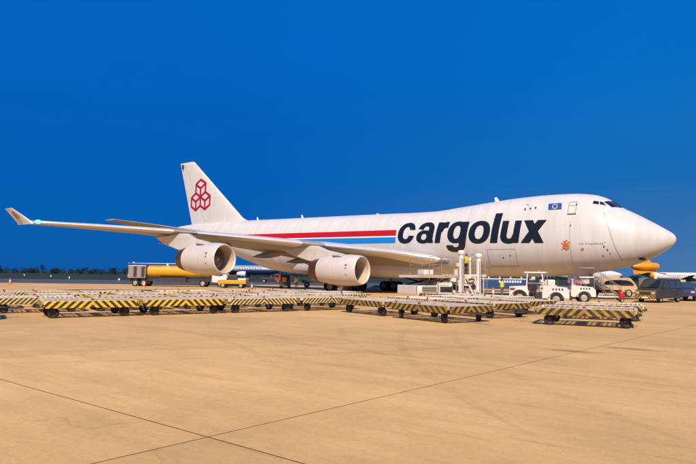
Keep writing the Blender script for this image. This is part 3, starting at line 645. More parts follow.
# engines
def engine(xi, yc, zc, sg, xl, zl):
    M = Matrix.Translation((xi, sg*yc, zc))
    m2 = MB(); m2.lathe([(.10, 1.345), (.3, 1.40), (.7, 1.445), (1.3, 1.49), (2.2, 1.50), (3.1, 1.45), (4.0, 1.34), (4.75, 1.21), (4.77, 1.13), (4.2, 1.05)], 56, M=M)
    cowl = m2.build('engine_cowl', 'nacelle', AC, smooth=True)
    m2 = MB(); m2.lathe([(.105, 1.347), (.03, 1.31), (0, 1.265), (.03, 1.22), (.14, 1.18)], 56, M=M); m2.build('inlet_lip', 'lip', cowl, smooth=True)
    m2 = MB(); m2.lathe([(.14, 1.18), (.5, 1.12), (1.0, 1.10), (1.62, 1.11)], 56, M=M); m2.build('inlet_duct', 'duct', cowl, smooth=True)
    m2 = MB()
    for k in range(26):
        a = 2*math.pi*k/26; rr = []
        for r, tw, ch in ((.33, .5, .22), (.6, .75, .27), (.85, .95, .30), (1.085, 1.1, .30)):
            t = Vector((0, -math.sin(a), math.cos(a))); rd = Vector((0, math.cos(a), math.sin(a))); d = Vector((math.cos(tw), 0, 0))+t*math.sin(tw); c = Vector((1.45, 0, 0))+rd*r; nn = rd.cross(d)*.012
            rr.append([tuple(c+d*ch/2+nn), tuple(c-d*ch/2+nn), tuple(c-d*ch/2-nn), tuple(c+d*ch/2-nn)])
        vs = [p for q in rr for p in q]; fs = []
        for i in range(3):
            for q in range(4): fs.append((i*4+q, i*4+(q+1) % 4, i*4+4+(q+1) % 4, i*4+4+q))
        m2.add(vs, fs, 0, M)
    m2.lathe([(1.66, 1.11), (1.7, 0.0)], 40, M=M); m2.build('fan', 'fan', cowl)
    m2 = MB(); m2.lathe([(.88, 0), (.92, .09), (1.08, .2), (1.3, .29), (1.52, .34)], 28, M=M); m2.build('spinner', 'spinner', cowl, smooth=True)
    m2 = MB(); m2.lathe([(4.5, 1.15), (4.9, 1.15), (5.4, 1.10), (5.85, 1.0), (5.85, .95), (5.3, .9)], 48, M=M); m2.build('exhaust_nozzle', 'bronze', cowl, smooth=True)
    m2 = MB(); m2.lathe([(5.0, .62), (5.6, .58), (6.1, .38), (6.6, .12), (6.65, 0)], 28, M=M); m2.build('exhaust_cone', 'bronze', cowl, smooth=True)
    for dx, a, hx, ha in ((.95, .32, .13, .07), (.95, .12, .09, .05), (.95, -.30, .09, .04)):   # small stencils on the cowl
        vs = []
        for i in (-1, 1):
            for j in (-1, 0, 1): r = 1.478; vs.append((xi+dx+i*hx, sg*(yc+r*math.cos(a+j*ha)), zc+r*math.sin(a+j*ha)))
        q = MB(); q.add(vs, [(0, 1, 4, 3), (1, 2, 5, 4)]); q.build('cowl_stencil', 'seam', cowl)
    # nacelle strake
    a = .95; q = MB(); q.add([(xi+1.6, sg*(yc+1.45*math.cos(a)), zc+1.45*math.sin(a)), (xi+2.9, sg*(yc+1.42*math.cos(a)), zc+1.42*math.sin(a)), (xi+2.9, sg*(yc+1.72*math.cos(a)), zc+1.72*math.sin(a)), (xi+2.1, sg*(yc+1.66*math.cos(a)), zc+1.66*math.sin(a))], [(0, 1, 2, 3)]); q.build('nacelle_strake', 'seam', cowl)
    # pylon
    tz = zc+1.42
    poly = [(xi+1.5, tz-.05), (xi+2.6, tz+.22), (xi+4.2, tz+.52), (xl-.5, zl-.16), (xl+.7, zl-.10), (xl+4.6, zl-.35), (xi+8.6, zc+1.45), (xi+6.4, zc+.85), (xi+5.2, zc+.85), (xi+4.4, zc+1.0), (xi+2.0, zc+1.25)]
    cx, cz = sum(p[0] for p in poly)/len(poly), sum(p[1] for p in poly)/len(poly)
    q = MB(); q.loft([[(cx+(x-cx)*k_, sg*yc+y_, cz+(z-cz)*k_) for x, z in poly] for y_, k_ in ((-.33, .90), (-.27, .97), (-.15, 1), (.15, 1), (.27, .97), (.33, .90))]); q.build('engine_pylon', 'nacelle', AC, smooth=True)
for sg in (1, -1):
    engine(24.11, 11.68, 2.39, sg, 29.95, 4.93); engine(32.75, 20.83, 3.24, sg, 38.5, 5.84)

# landing gear
def bogie(name, x, y, top, rows=2):
    m2 = MB(); m2.tube([(x, y, top), (x, y, 1.5), (x, y, .62)], [.24, .22, .16], 14); m2.tube([(x-.7, y, .62), (x+.7, y, .62)], .13, 10)
    m2.tube([(x+1.2, y*.8, top), (x+.1, y, 1.3)], .09, 8); m2.tube([(x-.35, y, 1.6), (x-.6, y, 1.1), (x-.25, y, .75)], .05, 8)
    g = m2.build(name, 'gear', AC, smooth=True)
    for dx in ((-.73, .73) if rows == 2 else (0,)):
        m3 = MB(); m3.tube([(x+dx, y-.6, .62), (x+dx, y+.6, .62)], .09, 8); m3.build('axle', 'gear', g)
        for dy in (-.56, .56): wheel(.62, .44, g, (x+dx, y+dy, .62), 'wheel', big=True)
    return g
WHEEL_CACHE = {}
def wheel_meshes(r, w, big=False):
    k = (r, w); small = r in (.215,)
    if k not in WHEEL_CACHE:
        t = MB(); t.lathe([(-w*.36, r*.58), (-w*.5, r*.72), (-w*.46, r*.92), (-w*.28, r), (w*.28, r), (w*.46, r*.92), (w*.5, r*.72), (w*.36, r*.58)], 24, axis='y', closed=True, mi=0)
        t.lathe([(-w*.30, 0.001), (-w*.32, r*.2), (-w*.22, r*.45), (-w*.37, r*.585), (w*.37, r*.585), (w*.22, r*.45), (w*.32, r*.2), (w*.30, .001)], 20, axis='y', mi=1)
        WHEEL_CACHE[k] = t.data('wheel', ['rubber', 'rim_dark' if small else 'rim'], True)
    return WHEEL_CACHE[k]
def wheel(r, w, parent, loc, name='wheel', rz=0., big=False): return link(name, wheel_meshes(r, w), parent, loc, rz)
for sg in (1, -1):
    bogie('wing_landing_gear', 31.6, sg*5.5, 4.2); bogie('body_landing_gear', 34.7, sg*1.92, 2.6)
    m2 = MB(); m2.box((30.3, sg*6.0, 2.0), (32.7, sg*6.08, 3.9)); m2.build('gear_door', 'paint', AC)
    m2 = MB(); m2.box((33.2, sg*.45-.04, 1.0), (36.6, sg*.45+.04, 1.9)); m2.build('gear_door', 'paint', AC)
m2 = MB(); m2.tube([(7.7, 0, 3.0), (7.7, 0, 1.3), (7.7, 0, .62)], [.17, .16, .1], 12); m2.tube([(7.0, 0, 2.5), (7.6, 0, 1.25)], .07, 8); ng = m2.build('nose_landing_gear', 'gear', AC, smooth=True)
for dy in (-.46, .46): wheel(.62, .44, ng, (7.7, dy, .62))
for sg in (1, -1):
    m2 = MB(); m2.box((6.7, sg*.72-.03, 1.4), (8.6, sg*.72+.03, 2.5)); m2.build('gear_door', 'paint', AC)

# ------------------------------------------------------------------ people
def person(label, loc, rz, shirt, trousers, arms='down', group=None, lean=0.):
    """one continuous remeshed body: faces +x; regions of the surface are clothes or skin"""
    mb = MB()
    def limb(pts, rs, n=12):
        mb.tube(pts, rs, n)
        for p, r in zip(pts, rs): mb.ball(p, r*.99, 10)
    # torso and hips as stacked ellipses
    prof = [(.84, .10, .15), (.90, .125, .175), (.98, .12, .17), (1.10, .11, .155), (1.22, .125, .175), (1.34, .13, .195), (1.42, .115, .19), (1.47, .08, .12), (1.50, .055, .06)]
    mb.loft([[(a*math.cos(t), b*math.sin(t), z) for t in [2*math.pi*k/20 for k in range(20)]] for z, a, b in prof])
    mb.tube([(0, 0, 1.44), (.015, 0, 1.56)], [.062, .058], 12)
    # head: skull, jaw, nose, ears
    mb.ball((.01, 0, 1.665), .098, 16, sc=(1.02, .80, 1.18)); mb.ball((.045, 0, 1.60), .062, 12, sc=(1, .85, 1)); mb.ball((.112, 0, 1.645), .017, 8, sc=(1.2, .8, 1.5))
    for s in (-1, 1): mb.ball((.0, s*.082, 1.65), .024, 8, sc=(.8, .5, 1.3))
    st = {'stand': (.0, .0), 'stride': (.17, -.15)}['stride' if arms == 'walk' else 'stand']
    for s, fx in ((-1, st[0]), (1, st[1])):
        limb([(0, s*.095, .90), (fx*.5+.02, s*.10, .50), (fx, s*.105, .10)], [.088, .062, .046])
        mb.loft([[(fx-.07+a, s*.11+b*math.cos(t), max(.005, .045+c*math.sin(t))) for t in [2*math.pi*k/10 for k in range(10)]] for a, b, c in ((0, .035, .045), (.06, .042, .055), (.16, .045, .04), (.24, .03, .03))])
    hands = []
    for s in (-1, 1):
        if arms == 'forward': el, wr = (.10, s*.25, 1.14), (.33, s*.19, 1.16)
        elif arms == 'walk': el, wr = (-.06*s, s*.26, 1.14), (.10*s+.04, s*.25, .90)
        else: el, wr = (-.03, s*.255, 1.14), (.05, s*.265, .90)
        limb([(0, s*.185, 1.40), el, wr], [.062, .043, .030])
        d = (Vector(wr)-Vector(el)).normalized(); side = Vector((0, s, 0)); w0 = Vector(wr); pal = w0+d*.09; acr = d.cross(side).normalized()
        mb.tube([w0, pal], [.030, .036], 10); hands.append(w0)
        for q, ln in ((-1.5, .062), (-.5, .075), (.5, .08), (1.5, .07)):
            b0 = pal+acr*q*.019-d*.01; mb.tube([b0, b0+d*ln*.55, b0+d*ln*.9-side*.022], [.011, .010, .008], 6)
        t0 = w0+d*.03; mb.tube([t0, t0+acr*.045+d*.025, t0+acr*.05+d*.065], [.013, .012, .009], 6)
    me0 = mb.data('person', 'skin'); o = link('person', me0); md = o.modifiers.new('r', 'REMESH'); md.mode = 'VOXEL'; md.voxel_size = .013
    sm = o.modifiers.new('s', 'SMOOTH'); sm.iterations = 2; sm.factor = .4
    dc = o.modifiers.new('d', 'DECIMATE'); dc.ratio = .4
    dg = bpy.context.evaluated_depsgraph_get(); me = bpy.data.meshes.new_from_object(o.evaluated_get(dg)); bpy.data.objects.remove(o)
    me.materials.clear()
    for m in ('skin', shirt, trousers, 'hair', 'cloth_dark'): me.materials.append(MATS[m])
    for p in me.polygons:
        c = p.center; z = c.z; k = 2
        if z > 1.50: k = 3 if (z > 1.715 or (c.x < -.02 and z > 1.60)) else 0
        elif z > .94 and (abs(c.y) < .20 or z > .94): k = 1
        elif z < .09: k = 4
        if any((c-h).length < .20 and (c-h).dot(Vector((0, 0, -1)) if arms != 'forward' else Vector((1, 0, 0))) > -.03 for h in hands): k = 0
        p.material_index = k; p.use_smooth = True
    o = link('person', me, None, loc, rz); return tag(o, label, 'person', group)
person('worker in bright yellow shirt and dark trousers standing up on the white loader platform', (0, 0, 0), 0, 'hivis', 'cloth_dark', 'forward').name = 'person'
LOADER_MAN = bpy.data.objects[[o.name for o in COL.objects if o.get('category') == 'person'][0]]
p = spot(15.3, 55); person('worker in lime yellow vest standing on the apron just left of the tow tractor', p, H_RIGHT+2.2, 'hivis_lime', 'cloth_grey')
p = spot(13.05, 38.9); person('worker in dark clothes standing against the white tow tractor with the cab', p, H_AWAY+.5, 'cloth_dark', 'cloth_dark', 'walk')
p = spot(-6.6, 72); person('worker in yellow vest standing in the distance between the two near engines', p, H_RIGHT+1.2, 'hivis', 'cloth_dark')

# ------------------------------------------------------------------ pallet dollies
DL, DW, DZ = 3.62, 2.45, .74
def make_dolly(kind):
    root = thing('pallet_dolly', '', 'pallet dolly')
    a, b = {'a': ('stripe_a', 'stripe_ay'), 'b': ('stripe_b', 'stripe_by'), 'c': ('stripe_shaded', 'stripe_shaded_y')}[kind]
    x, y = DL/2, DW/2
    f = MB()
    for s in (-1, 1):
        f.box((-x, s*y-.06, .56), (x, s*y+.06, .72), ch=.012); f.box((s*x-.06, -y+.065, .56), (s*x+.06, y-.065, .72), ch=.012)
        f.box((-x+.07, s*.45-.05, .52), (x-.07, s*.45+.05, .66))
    for k in range(5): f.box((-x+.5+k*(DL-1)/4-.04, -y+.07, .54), (-x+.5+k*(DL-1)/4+.04, y-.07, .62))
    f.build('frame', 'dolly_white', root)
    dk = MB()
    for s in (-1, 1): dk.box((-x+.07, s*(y-.22)-.12, .665), (x-.07, s*(y-.22)+.12, .70))
    dk.box((-.25, -y+.36, .668), (.25, y-.36, .698)); dk.build('deck_plate', 'dolly_white', root)
    ro = MB()
    for k in range(17):
        xx = -x+.2+k*(DL-.4)/16
        if abs(xx) < .3: continue
        for s in (-1, 1): ro.tube([(xx, s*.06, .695), (xx, s*(y-.36), .695)], .035, 8)
    ro.build('roller_bed', 'roller', root, smooth=True)['kind'] = 'stuff'
    for s in (-1, 1):
        q = MB(); q.box((-x+.02, -.008, -.14), (x-.02, .008, .14)); q.build('side_panel', a, root, loc=(0, s*(y+.07), .56))
        q = MB(); q.box((-.008, -y+.02, -.13), (.008, y-.02, .13)); q.build('end_panel', b, root, loc=(s*(x+.07), 0, .57))
    for sx in (-1, 1):
        for sy in (-1, 1):
            wx, wy = sx*(x-.42), sy*(y-.22)
            wh = wheel(.215, .17, root, (wx-.05, wy, .215), 'wheel', rz=.35*sy*sx)
            q = MB(); q.box((wx-.17, wy-.15, .51), (wx+.14, wy+.15, .55)); q.box((wx-.09, wy-.145, .24), (wx+.0, wy-.12, .52)); q.box((wx-.09, wy+.12, .24), (wx+.0, wy+.145, .52)); q.build('caster_fork', 'dark_metal', root)
            st = MB(); st.box((sx*(x-.25)-.05, sy*(y-.02)-.03, .722), (sx*(x-.25)+.03, sy*(y-.02)+.03, .81), ch=.01); st.build('pallet_stop', ('rust_red', 'dark_metal', 'yellow', 'dolly_white')[(sx+1)+(sy+1)//2], root)
    st = MB(); st.box((-.06, y-.05, .722), (.06, y+.01, .80), ch=.01); st.build('pallet_stop', 'rust_red', root)
    st = MB(); st.box((-.06, -y-.01, .722), (.06, -y+.05, .80), ch=.01); st.build('pallet_stop', 'rust_red', root)
    t = MB(); t.tube([(x, .30, .45), (x+.72, .03, .40)], .035, 8); t.tube([(x, -.30, .45), (x+.72, -.03, .40)], .035, 8); t.tube([(x+.68, 0, .40), (x+.98, 0, .39)], .04, 8)
    t.lathe([(-.02, .05), (-.02, .09), (.02, .09), (.02, .05)], 12, axis='z', closed=True, M=Matrix.Translation((x+1.03, 0, .39))); t.build('tow_bar', 'dark_metal', root)
    h = MB(); h.box((-x-.22, -.07, .42), (-x-.07, .07, .54)); h.build('hitch', 'dark_metal', root)
    return root
PROTO = {k: make_dolly(k) for k in 'abc'}; USED = set()
ORD = ['first', 'second', 'third', 'fourth', 'fifth', 'sixth', 'seventh', 'eighth']
def put_dolly(kind, cx, cy, rz, label, group):
    o = PROTO[kind] if kind not in USED else copy_tree(PROTO[kind]); USED.add(kind)
    o.location = (cx, cy, 0); o.rotation_euler = (0, 0, rz); o['label'] = label; o['group'] = group
    for ch in list(o.children):
        if ch.name.startswith('pallet_stop') and len(USED) and o is not PROTO[kind] and rnd.random() < .5: bpy.data.objects.remove(ch)
    for ch in o.children:      # casters stand at odd angles
        if ch.name.startswith('wheel'): ch.rotation_euler = (0, 0, rnd.uniform(-.6, .6))
A = Vector((-.345, -.939, 0)); NB = Vector((.939, -.345, 0)); RA = math.atan2(A.y, A.x)
P0 = Vector((17.95, 43.34, 0))
def row(off, t0, n, kind, pitch, label, group, jit=.0):
    for k in range(n):
        c = P0+A*(t0+pitch*k+DL/2)+NB*(off+DW/2+rnd.uniform(-jit, jit))
        put_dolly(kind if isinstance(kind, str) else kind[k], c.x, c.y, RA+rnd.uniform(-.02, .02)+(math.pi if k % 2 else 0), label % ORD[k], group)
row(0, -5.35, 1, 'a', 3.98, 'striped pallet dolly cut by the left picture edge, %s of the front row', 'pallet dollies, front row')
row(0, .05, 4, ['a', 'a', 'b', 'b'], 3.98, 'striped pallet dolly in the front left row, %s one wholly visible', 'pallet dollies, front row')
row(3.75, -5.9, 6, ['a', 'b', 'a', 'a', 'b', 'b'], 4.2, 'striped pallet dolly in the second left row, %s from the left edge', 'pallet dollies, second row', .1)
row(7.6, -4.3, 6, ['b', 'a', 'a', 'b', 'a', 'b'], 4.35, 'striped pallet dolly in the third left row, %s from the left edge', 'pallet dollies, third row', .15)
row(11.6, -1.2, 5, ['b', 'a', 'a', 'b', 'b'], 4.5, 'striped pallet dolly in the rearmost left row, %s from the left', 'pallet dollies, rear row', .2)
B = Vector((.940, -.342, 0)); NC = Vector((-.342, -.940, 0)); RB = math.atan2(B.y, B.x)
def rowR(px, py, n, kinds, label, pitch=4.35, g='pallet dollies in front of the loader'):
    for k in range(n):
        c = Vector((px, py, 0))+B*(k*pitch+DL/2)+NC*(DW/2); put_dolly(kinds[k], c.x, c.y, RB+rnd.uniform(-.02, .02)+(math.pi if k % 2 == 0 else 0), label % ORD[k], g)
rowR(4.55, 33.75, 2, 'cc', 'dark striped pallet dolly in the nearest row below the loader, %s from its right end')
rowR(4.15, 29.85, 2, 'cb', 'pallet dolly in the second row below the loader, %s from its right end')
rowR(3.9, 26.0, 2, 'cb', 'pallet dolly in the farthest row below the loader, %s from its right end')
rowR(6.6, 21.6, 2, 'bc', 'pallet dolly close below the loader wheels, behind the other rows, %s from right')
dq = Vector((-.985, -.165, 0)); nq = Vector((.165, -.985, 0)); rq = math.atan2(dq.y, dq.x)
c = Vector((1.80, 31.30, 0))+dq*DL/2+nq*DW/2; put_dolly('c', c.x, c.y, rq+math.pi, 'nearest pallet dolly at the right, broad black and yellow chevrons coloured as in shadow', 'pallet dollies at the right')
c = Vector((2.2, 27.2, 0))+dq*DL/2+nq*DW/2; put_dolly('c', c.x, c.y, rq+.04+math.pi, 'pallet dolly right behind the nearest one at the right, below the stairs', 'pallet dollies at the right')

# ------------------------------------------------------------------ cargo loader
LR = Vector((18.2, 14.7, 0)); LF = Vector((13.4, 6.1, 0)); ld = (LF-LR).normalized(); LC = (LR+LF)/2; lrz = math.atan2(ld.y, ld.x)
L = thing('cargo_loader', 'white cargo loader with railed platform and two tall masts beside the fuselage', 'cargo loader', LC, lrz)
q = MB(); q.box((-4.4, -1.45, .42), (-.75, 1.45, 1.15), ch=.04); q.box((-.75, -1.3, .40), (2.6, -1.0, .75)); q.box((-.75, 1.0, .40), (2.6, 1.3, .75)); q.box((-2.2, -1.47, 1.154), (-.8, 1.47, 1.45), ch=.04); q.build('chassis', 'white', L)
for k in range(6):
    q = MB(); q.box((-3.75, -1.475, .58+k*.085), (-2.35, -1.455, .62+k*.085)); q.build('louvre', 'dark_metal', L)
for x in (-4.3, -2.2):
    q = MB(); q.box((x-.07, -1.47, .5), (x+.07, -1.452, 1.12)); q.build('panel_edge', 'steel', L)
for x in (-1.45, 2.0):
    for s in (-1, 1): wheel(.46, .32, L, (x, s*1.38, .46))
q = MB(); q.box((-2.02, -1.50, .30), (-.90, -1.452, 1.06), ch=.02); q.build('wheel_arch', 'dark_metal', L)
q = MB(); q.box((-4.2, -1.55, 1.78), (-.35, 1.55, 1.98), ch=.03); pf = q.build('platform', 'white', L)
q = MB()
for k in range(11): q.tube([(-4.0+k*.34, -1.3, 2.0), (-4.0+k*.34, 1.3, 2.0)], .04, 8)
q.build('roller_bed', 'steel', pf)['kind'] = 'stuff'
for s in (-1, 1):
    q = MB()
    for x in (-3.1, -1.9, -.7): q.tube([(x, s*1.5, 1.6), (x, s*1.5, 3.52)], .028, 8)
    for z in (2.85, 3.5): q.tube([(-3.1, s*1.5, z), (-.7, s*1.5, z)], .024, 8)
    q.build('railing', 'steel', pf)
    q = MB(); q.tube([(-3.9, s*1.1, 1.15), (-.6, s*1.1, 1.80)], .07, 8); q.build('scissor_arm', 'dark_metal', L)
    q = MB(); q.tube([(-3.9, s*1.25, 1.80), (-.6, s*1.25, 1.0)], .07, 8); q.build('scissor_arm', 'dark_metal', L)
q = MB(); q.box((-.95, -1.6, 1.46), (-.45, -1.2, 1.76), ch=.03); q.build('valve_block', 'white_clean', L)
q = MB(); q.box((-2.0, -1.5, 1.46), (-1.75, -1.3, 1.77)); q.build('jack', 'dark_metal', L)
q = MB(); q.box((.15, -1.5, 1.90), (2.7, 1.5, 2.10), ch=.03); br = q.build('front_platform', 'white', L)
q = MB()
for x in (.25, 1.1, 1.5, 2.6): q.tube([(x, -1.45, 2.1), (x, -1.45, 3.2)], .022, 8)
q.tube([(.25, -1.45, 3.2), (2.6, -1.45, 3.2)], .022, 8); q.tube([(.25, -1.45, 2.65), (2.6, -1.45, 2.65)], .018, 8); q.build('railing', 'steel', br)
for x, zt in ((-.05, 3.72), (1.75, 3.50)):
    q = MB(); q.box((x-.14, -1.78, .05), (x+.14, -1.52, zt), ch=.02); ms = q.build('mast', 'white_clean', L)
    q = MB(); q.box((x-.24, -1.88, zt+.004), (x+.24, -1.42, zt+.40), ch=.14); q.build('mast_head', 'white_clean', ms, smooth=True)
    q = MB(); q.box((x-.05, -1.795, .5), (x+.05, -1.783, zt-.3)); q.build('mast_channel', 'steel', ms)
    q = MB(); q.box((x+.17, -1.70, .3), (x+.27, -1.54, zt-.35)); q.build('lift_cylinder', 'dark_metal', ms)
    q = MB(); q.box((x-.32, -1.75, .6), (x-.17, -1.54, 1.6), ch=.02); q.build('cable_box', 'white', ms)
q = MB(); q.tube([(.15, -1.62, 1.22), (.75, -1.62, 1.2), (1.35, -1.62, .12)], .09, 8); q.build('stay', 'white_clean', L)
q = MB(); q.tube([(.7, -1.66, 1.35), (1.0, -1.66, 1.2), (1.6, -1.66, .12)], .06, 8); q.build('stay', 'white_clean', L)
q = MB(); q.tube([(-1.2, -1.62, .10), (2.6, -1.62, .10)], .07, 8); q.build('ground_beam', 'white', L)
q = MB(); q.box((.22, -1.72, 1.32), (1.32, -1.48, 1.86), ch=.04); cs = q.build('drive_box', 'cream', L)
q = MB(); q.tube([(.35, -1.74, 1.72), (.5, -1.80, 1.45), (.8, -1.80, 1.38), (1.12, -1.80, 1.5), (1.18, -1.80, 1.7), (.9, -1.80, 1.78), (.6, -1.78, 1.66)], .04, 8); q.build('hose', 'dark_metal', cs)
q = MB(); q.box((-.3, -1.5, 2.75), (-.1, -1.2, 3.05), ch=.03); q.tube([(-.2, -1.35, 1.9), (-.2, -1.35, 2.75)], .03, 8); q.build('control_panel', 'cream', L)
q = MB(); q.ball((1.2, -1.2, 3.45), .08, 8); q.tube([(1.2, -1.2, 2.1), (1.2, -1.2, 3.4)], .022, 6); q.build('work_lamp', 'lamp_warm', L)
for x in (-.5, .45, 1.45, 2.3):
    q = MB(); q.tube([(x, -1.58, .1), (x, -1.58, 1.9)], .045, 8); q.build('guide_post', 'steel' if x < 1 else 'white', L)
for k in range(5):
    q = MB(); q.tube([(2.25, -1.60, .35+k*.3), (2.65, -1.60, .35+k*.3)], .022, 6); q.build('ladder_rung', 'steel', L)
q = MB(); q.tube([(2.65, -1.60, .1), (2.65, -1.60, 2.6)], .03, 8); q.build('ladder_rail', 'steel', L)
q = MB(); q.box((-.42, -1.72, .75), (-.22, -1.50, 1.15), ch=.02); q.build('junction_box', 'dark_metal', L)
q = MB(); q.box((1.5, -1.72, .85), (1.62, -1.50, 1.5), ch=.02); q.build('junction_box', 'white_clean', L)
q = MB(); q.lathe([(-1.74, .05), (-1.74, .22), (-1.62, .22), (-1.62, .05)], 18, axis='y', closed=True, M=Matrix.Translation((1.15, 0, 1.05))); q.build('cable_reel', 'dark_metal', L)
q = MB(); q.box((-3.4, -1.2, 2.03), (-2.5, -.2, 2.45), ch=.03); q.build('drive_cover', 'white', pf)
q = MB(); q.box((-.62, -1.58, 2.0), (-.38, -1.3, 2.5), ch=.03); q.build('drive_cover', 'cream', pf)
q = MB(); q.tube([(-4.2, -1.57, 1.72), (-3.0, -1.6, 1.45), (-1.6, -1.6, 1.62), (-.4, -1.6, 1.35), (.2, -1.7, 1.0)], .03, 6); q.build('hydraulic_line', 'rubber', L)
q = MB(); q.box((-4.2, -1.57, 1.85), (-.4, -1.553, 1.95)); q.build('edge_strip', 'stripe_d', pf)
q = MB(); q.box((-.9, -1.46, .45), (-.78, -1.2, 1.1)); q.build('mudguard', 'dark_metal', L)
for x in (-4.0, -1.0):
    q = MB(); q.lathe([(-1.53, .001), (-1.53, .08), (-1.50, .08)], 12, axis='y', M=Matrix.Translation((x, 0, 1.25 if x > -2 else .95))); q.build('lamp', 'lamp_warm', L)
mat_l = Matrix.Translation(LC) @ Matrix.Rotation(lrz, 4, 'Z'); lp = mat_l @ Vector((.80, -1.2, 2.105)); LOADER_MAN.location = lp; LOADER_MAN.rotation_euler = (0, 0, lrz)

# ------------------------------------------------------------------ ground vehicles
def wheels4(root, xs, y, r, w):
    for x in xs:
        for s in (-1, 1): wheel(r, w, root, (x, s*y, r))
def tow_tractor(label, loc, rz, cab=True, extra=False):
    t = thing('tow_tractor', label, 'tow tractor', loc, rz, 'white tow tractors')
    q = MB(); q.prism([(-2.0, .55), (-2.0, 1.25), (-.75, 1.32), (-.72, .95), (.3, .95), (.32, 1.38), (1.85, 1.22), (2.05, .95), (2.05, .48), (-1.9, .42)], -.78, .78); b = q.build('body', 'white', t)
    for x in (-1.28, 1.2):
        for s in (-1, 1):
            r_ = .48 if x < 0 else .42; wheel(r_, .26, t, (x, s*.74, r_))
            q = MB(); q.lathe([(-.16, r_+.09), (-.16, r_+.15), (.16, r_+.15), (.16, r_+.09)], 20, axis='y', M=Matrix.Translation((x, s*.80, r_)))
            q.v = [v for v in q.v]; q.f = [f for f in q.f if all(q.v[i][2] > r_+.02 for i in f)]; q.m = [0]*len(q.f); q.build('fender', 'white_clean', t, smooth=True)
    for s in (-1, 1):
        q = MB(); q.lathe([(-.02, .001), (-.02, .09), (.02, .075), (.02, .001)], 12, M=Matrix.Translation((2.06, s*.55, .98))); q.build('headlight', 'lamp_warm' if extra else 'rim', t)
    q = MB(); q.box((-2.25, -.7, .38), (-2.0, .7, .62), ch=.03); q.build('rear_bumper', 'dark_metal', t); q = MB(); q.box((2.05, -.75, .36), (2.2, .75, .62), ch=.03); q.build('front_bumper', 'dark_metal', t)
    for s in (-1, 1):
        q = MB(); q.box((-.66, s*.79-.006, .46), (.26, s*.79+.006, .92)); q.build('step_recess', 'dark_metal', t)
        q = MB(); q.box((-.7, s*.80-.06, .36), (.3, s*.80+.10*s, .42)); q.build('step', 'steel', t)
        for k in range(4): q = MB(); q.box((.95+k*.2, s*.785-.006, 1.02), (1.05+k*.2, s*.785+.006, 1.17)); q.build('vent_slot', 'dark_metal', t)
        q = MB(); q.box((-1.95, s*.785-.006, .98), (-1.6, s*.785+.006, 1.15)); q.build('tail_light', 'rust_red', t)
        q = MB(); q.tube([(.36, s*.74, 1.75), (.5, s*.95, 1.8)], .015, 6); q.box((.46, s*.98-.09, 1.68), (.5, s*.98+.09, 1.95), ch=.015); q.build('mirror', 'dark_metal', t)
    q = MB(); q.box((2.052, -.45, .62), (2.07, .45, .92)); q.build('grille', 'dark_metal', t)
    q = MB(); q.tube([(.6, -.6, 1.3), (.6, -.6, 1.95), (.55, -.6, 2.05)], .04, 8); q.build('exhaust_stack', 'steel', t)
    q = MB(); q.box((-.68, -.5, .96), (-.2, .5, 1.12), ch=.03); q.box((-.75, -.5, 1.1), (-.6, .5, 1.62), ch=.03); q.build('seat', 'dark_metal', t)
    q = MB(); q.tube([(.35, .2, 1.2), (.12, .2, 1.45)], .02, 6); q.lathe([(-.015, .15), (-.015, .18), (.015, .18), (.015, .15)], 16, closed=True, M=Matrix.Translation((.1, .2, 1.46)) @ Matrix.Rotation(.7, 4, 'Y')); q.build('steering_wheel', 'rubber', t)
    if cab:
        for s in (-1, 1):
            for x, xt in ((-.82, -.74), (.42, .25)): q = MB(); q.tube([(x, s*.72, .95), (xt, s*.70, 2.22)], .045, 8); q.build('cab_post', 'white_clean', t)
            q = MB(); q.tube([(-.8, s*.71, 1.5), (.36, s*.71, 1.5)], .02, 6); q.build('side_bar', 'steel', t)
        q = MB(); q.box((-.84, -.66, 1.3), (-.80, .66, 1.9)); q.build('rear_window', 'glass_blue', t)
        q = MB(); q.box((-.95, -.80, 2.22), (.52, .80, 2.32), ch=.04); q.build('roof', 'white_clean', t)
        q = MB(); q.add([(.41, -.66, 1.38), (.41, .66, 1.38), (.27, .66, 2.18), (.27, -.66, 2.18)], [(0, 1, 2, 3)]); q.build('windscreen', 'glass_blue', t)
        q = MB(); q.lathe([(2.32, .06), (2.40, .06), (2.46, .04), (2.47, 0)], 10, axis='z'); q.build('beacon', 'orange', t)
    return t
tow_tractor('white tow tractor with an open sided cab and flat roof behind the dollies', spot(13.9, 40.3), H_RIGHT-.42)
t = tow_tractor('low white tow tractor without a cab parked next to the steel stairs', spot(17.2, 43.8), H_RIGHT-.25, cab=False)
q = MB(); q.box((.35, -.72, 1.36), (.5, .72, 1.85), ch=.04); q.build('windscreen_frame', 'white_clean', t); q = MB(); q.box((-1.95, -.7, 1.27), (-.85, .7, 1.75), ch=.08); q.build('engine_cover', 'white', t)
q = MB(); q.ball((0, 0, .18), .30, 14, sc=(1.1, .8, .62)); q.ball((.25, .05, .12), .2, 12, sc=(1, .9, .6)); q.ball((-.2, -.1, .1), .2, 12, sc=(1.1, .8, .55))
b = spot(17.75, 43.6, 1.36); o = q.build('cloth_bundle', 'magenta', None, smooth=True, loc=b); tag(o, 'magenta cloth bundle lying on the hood of the low tractor', 'bundle')

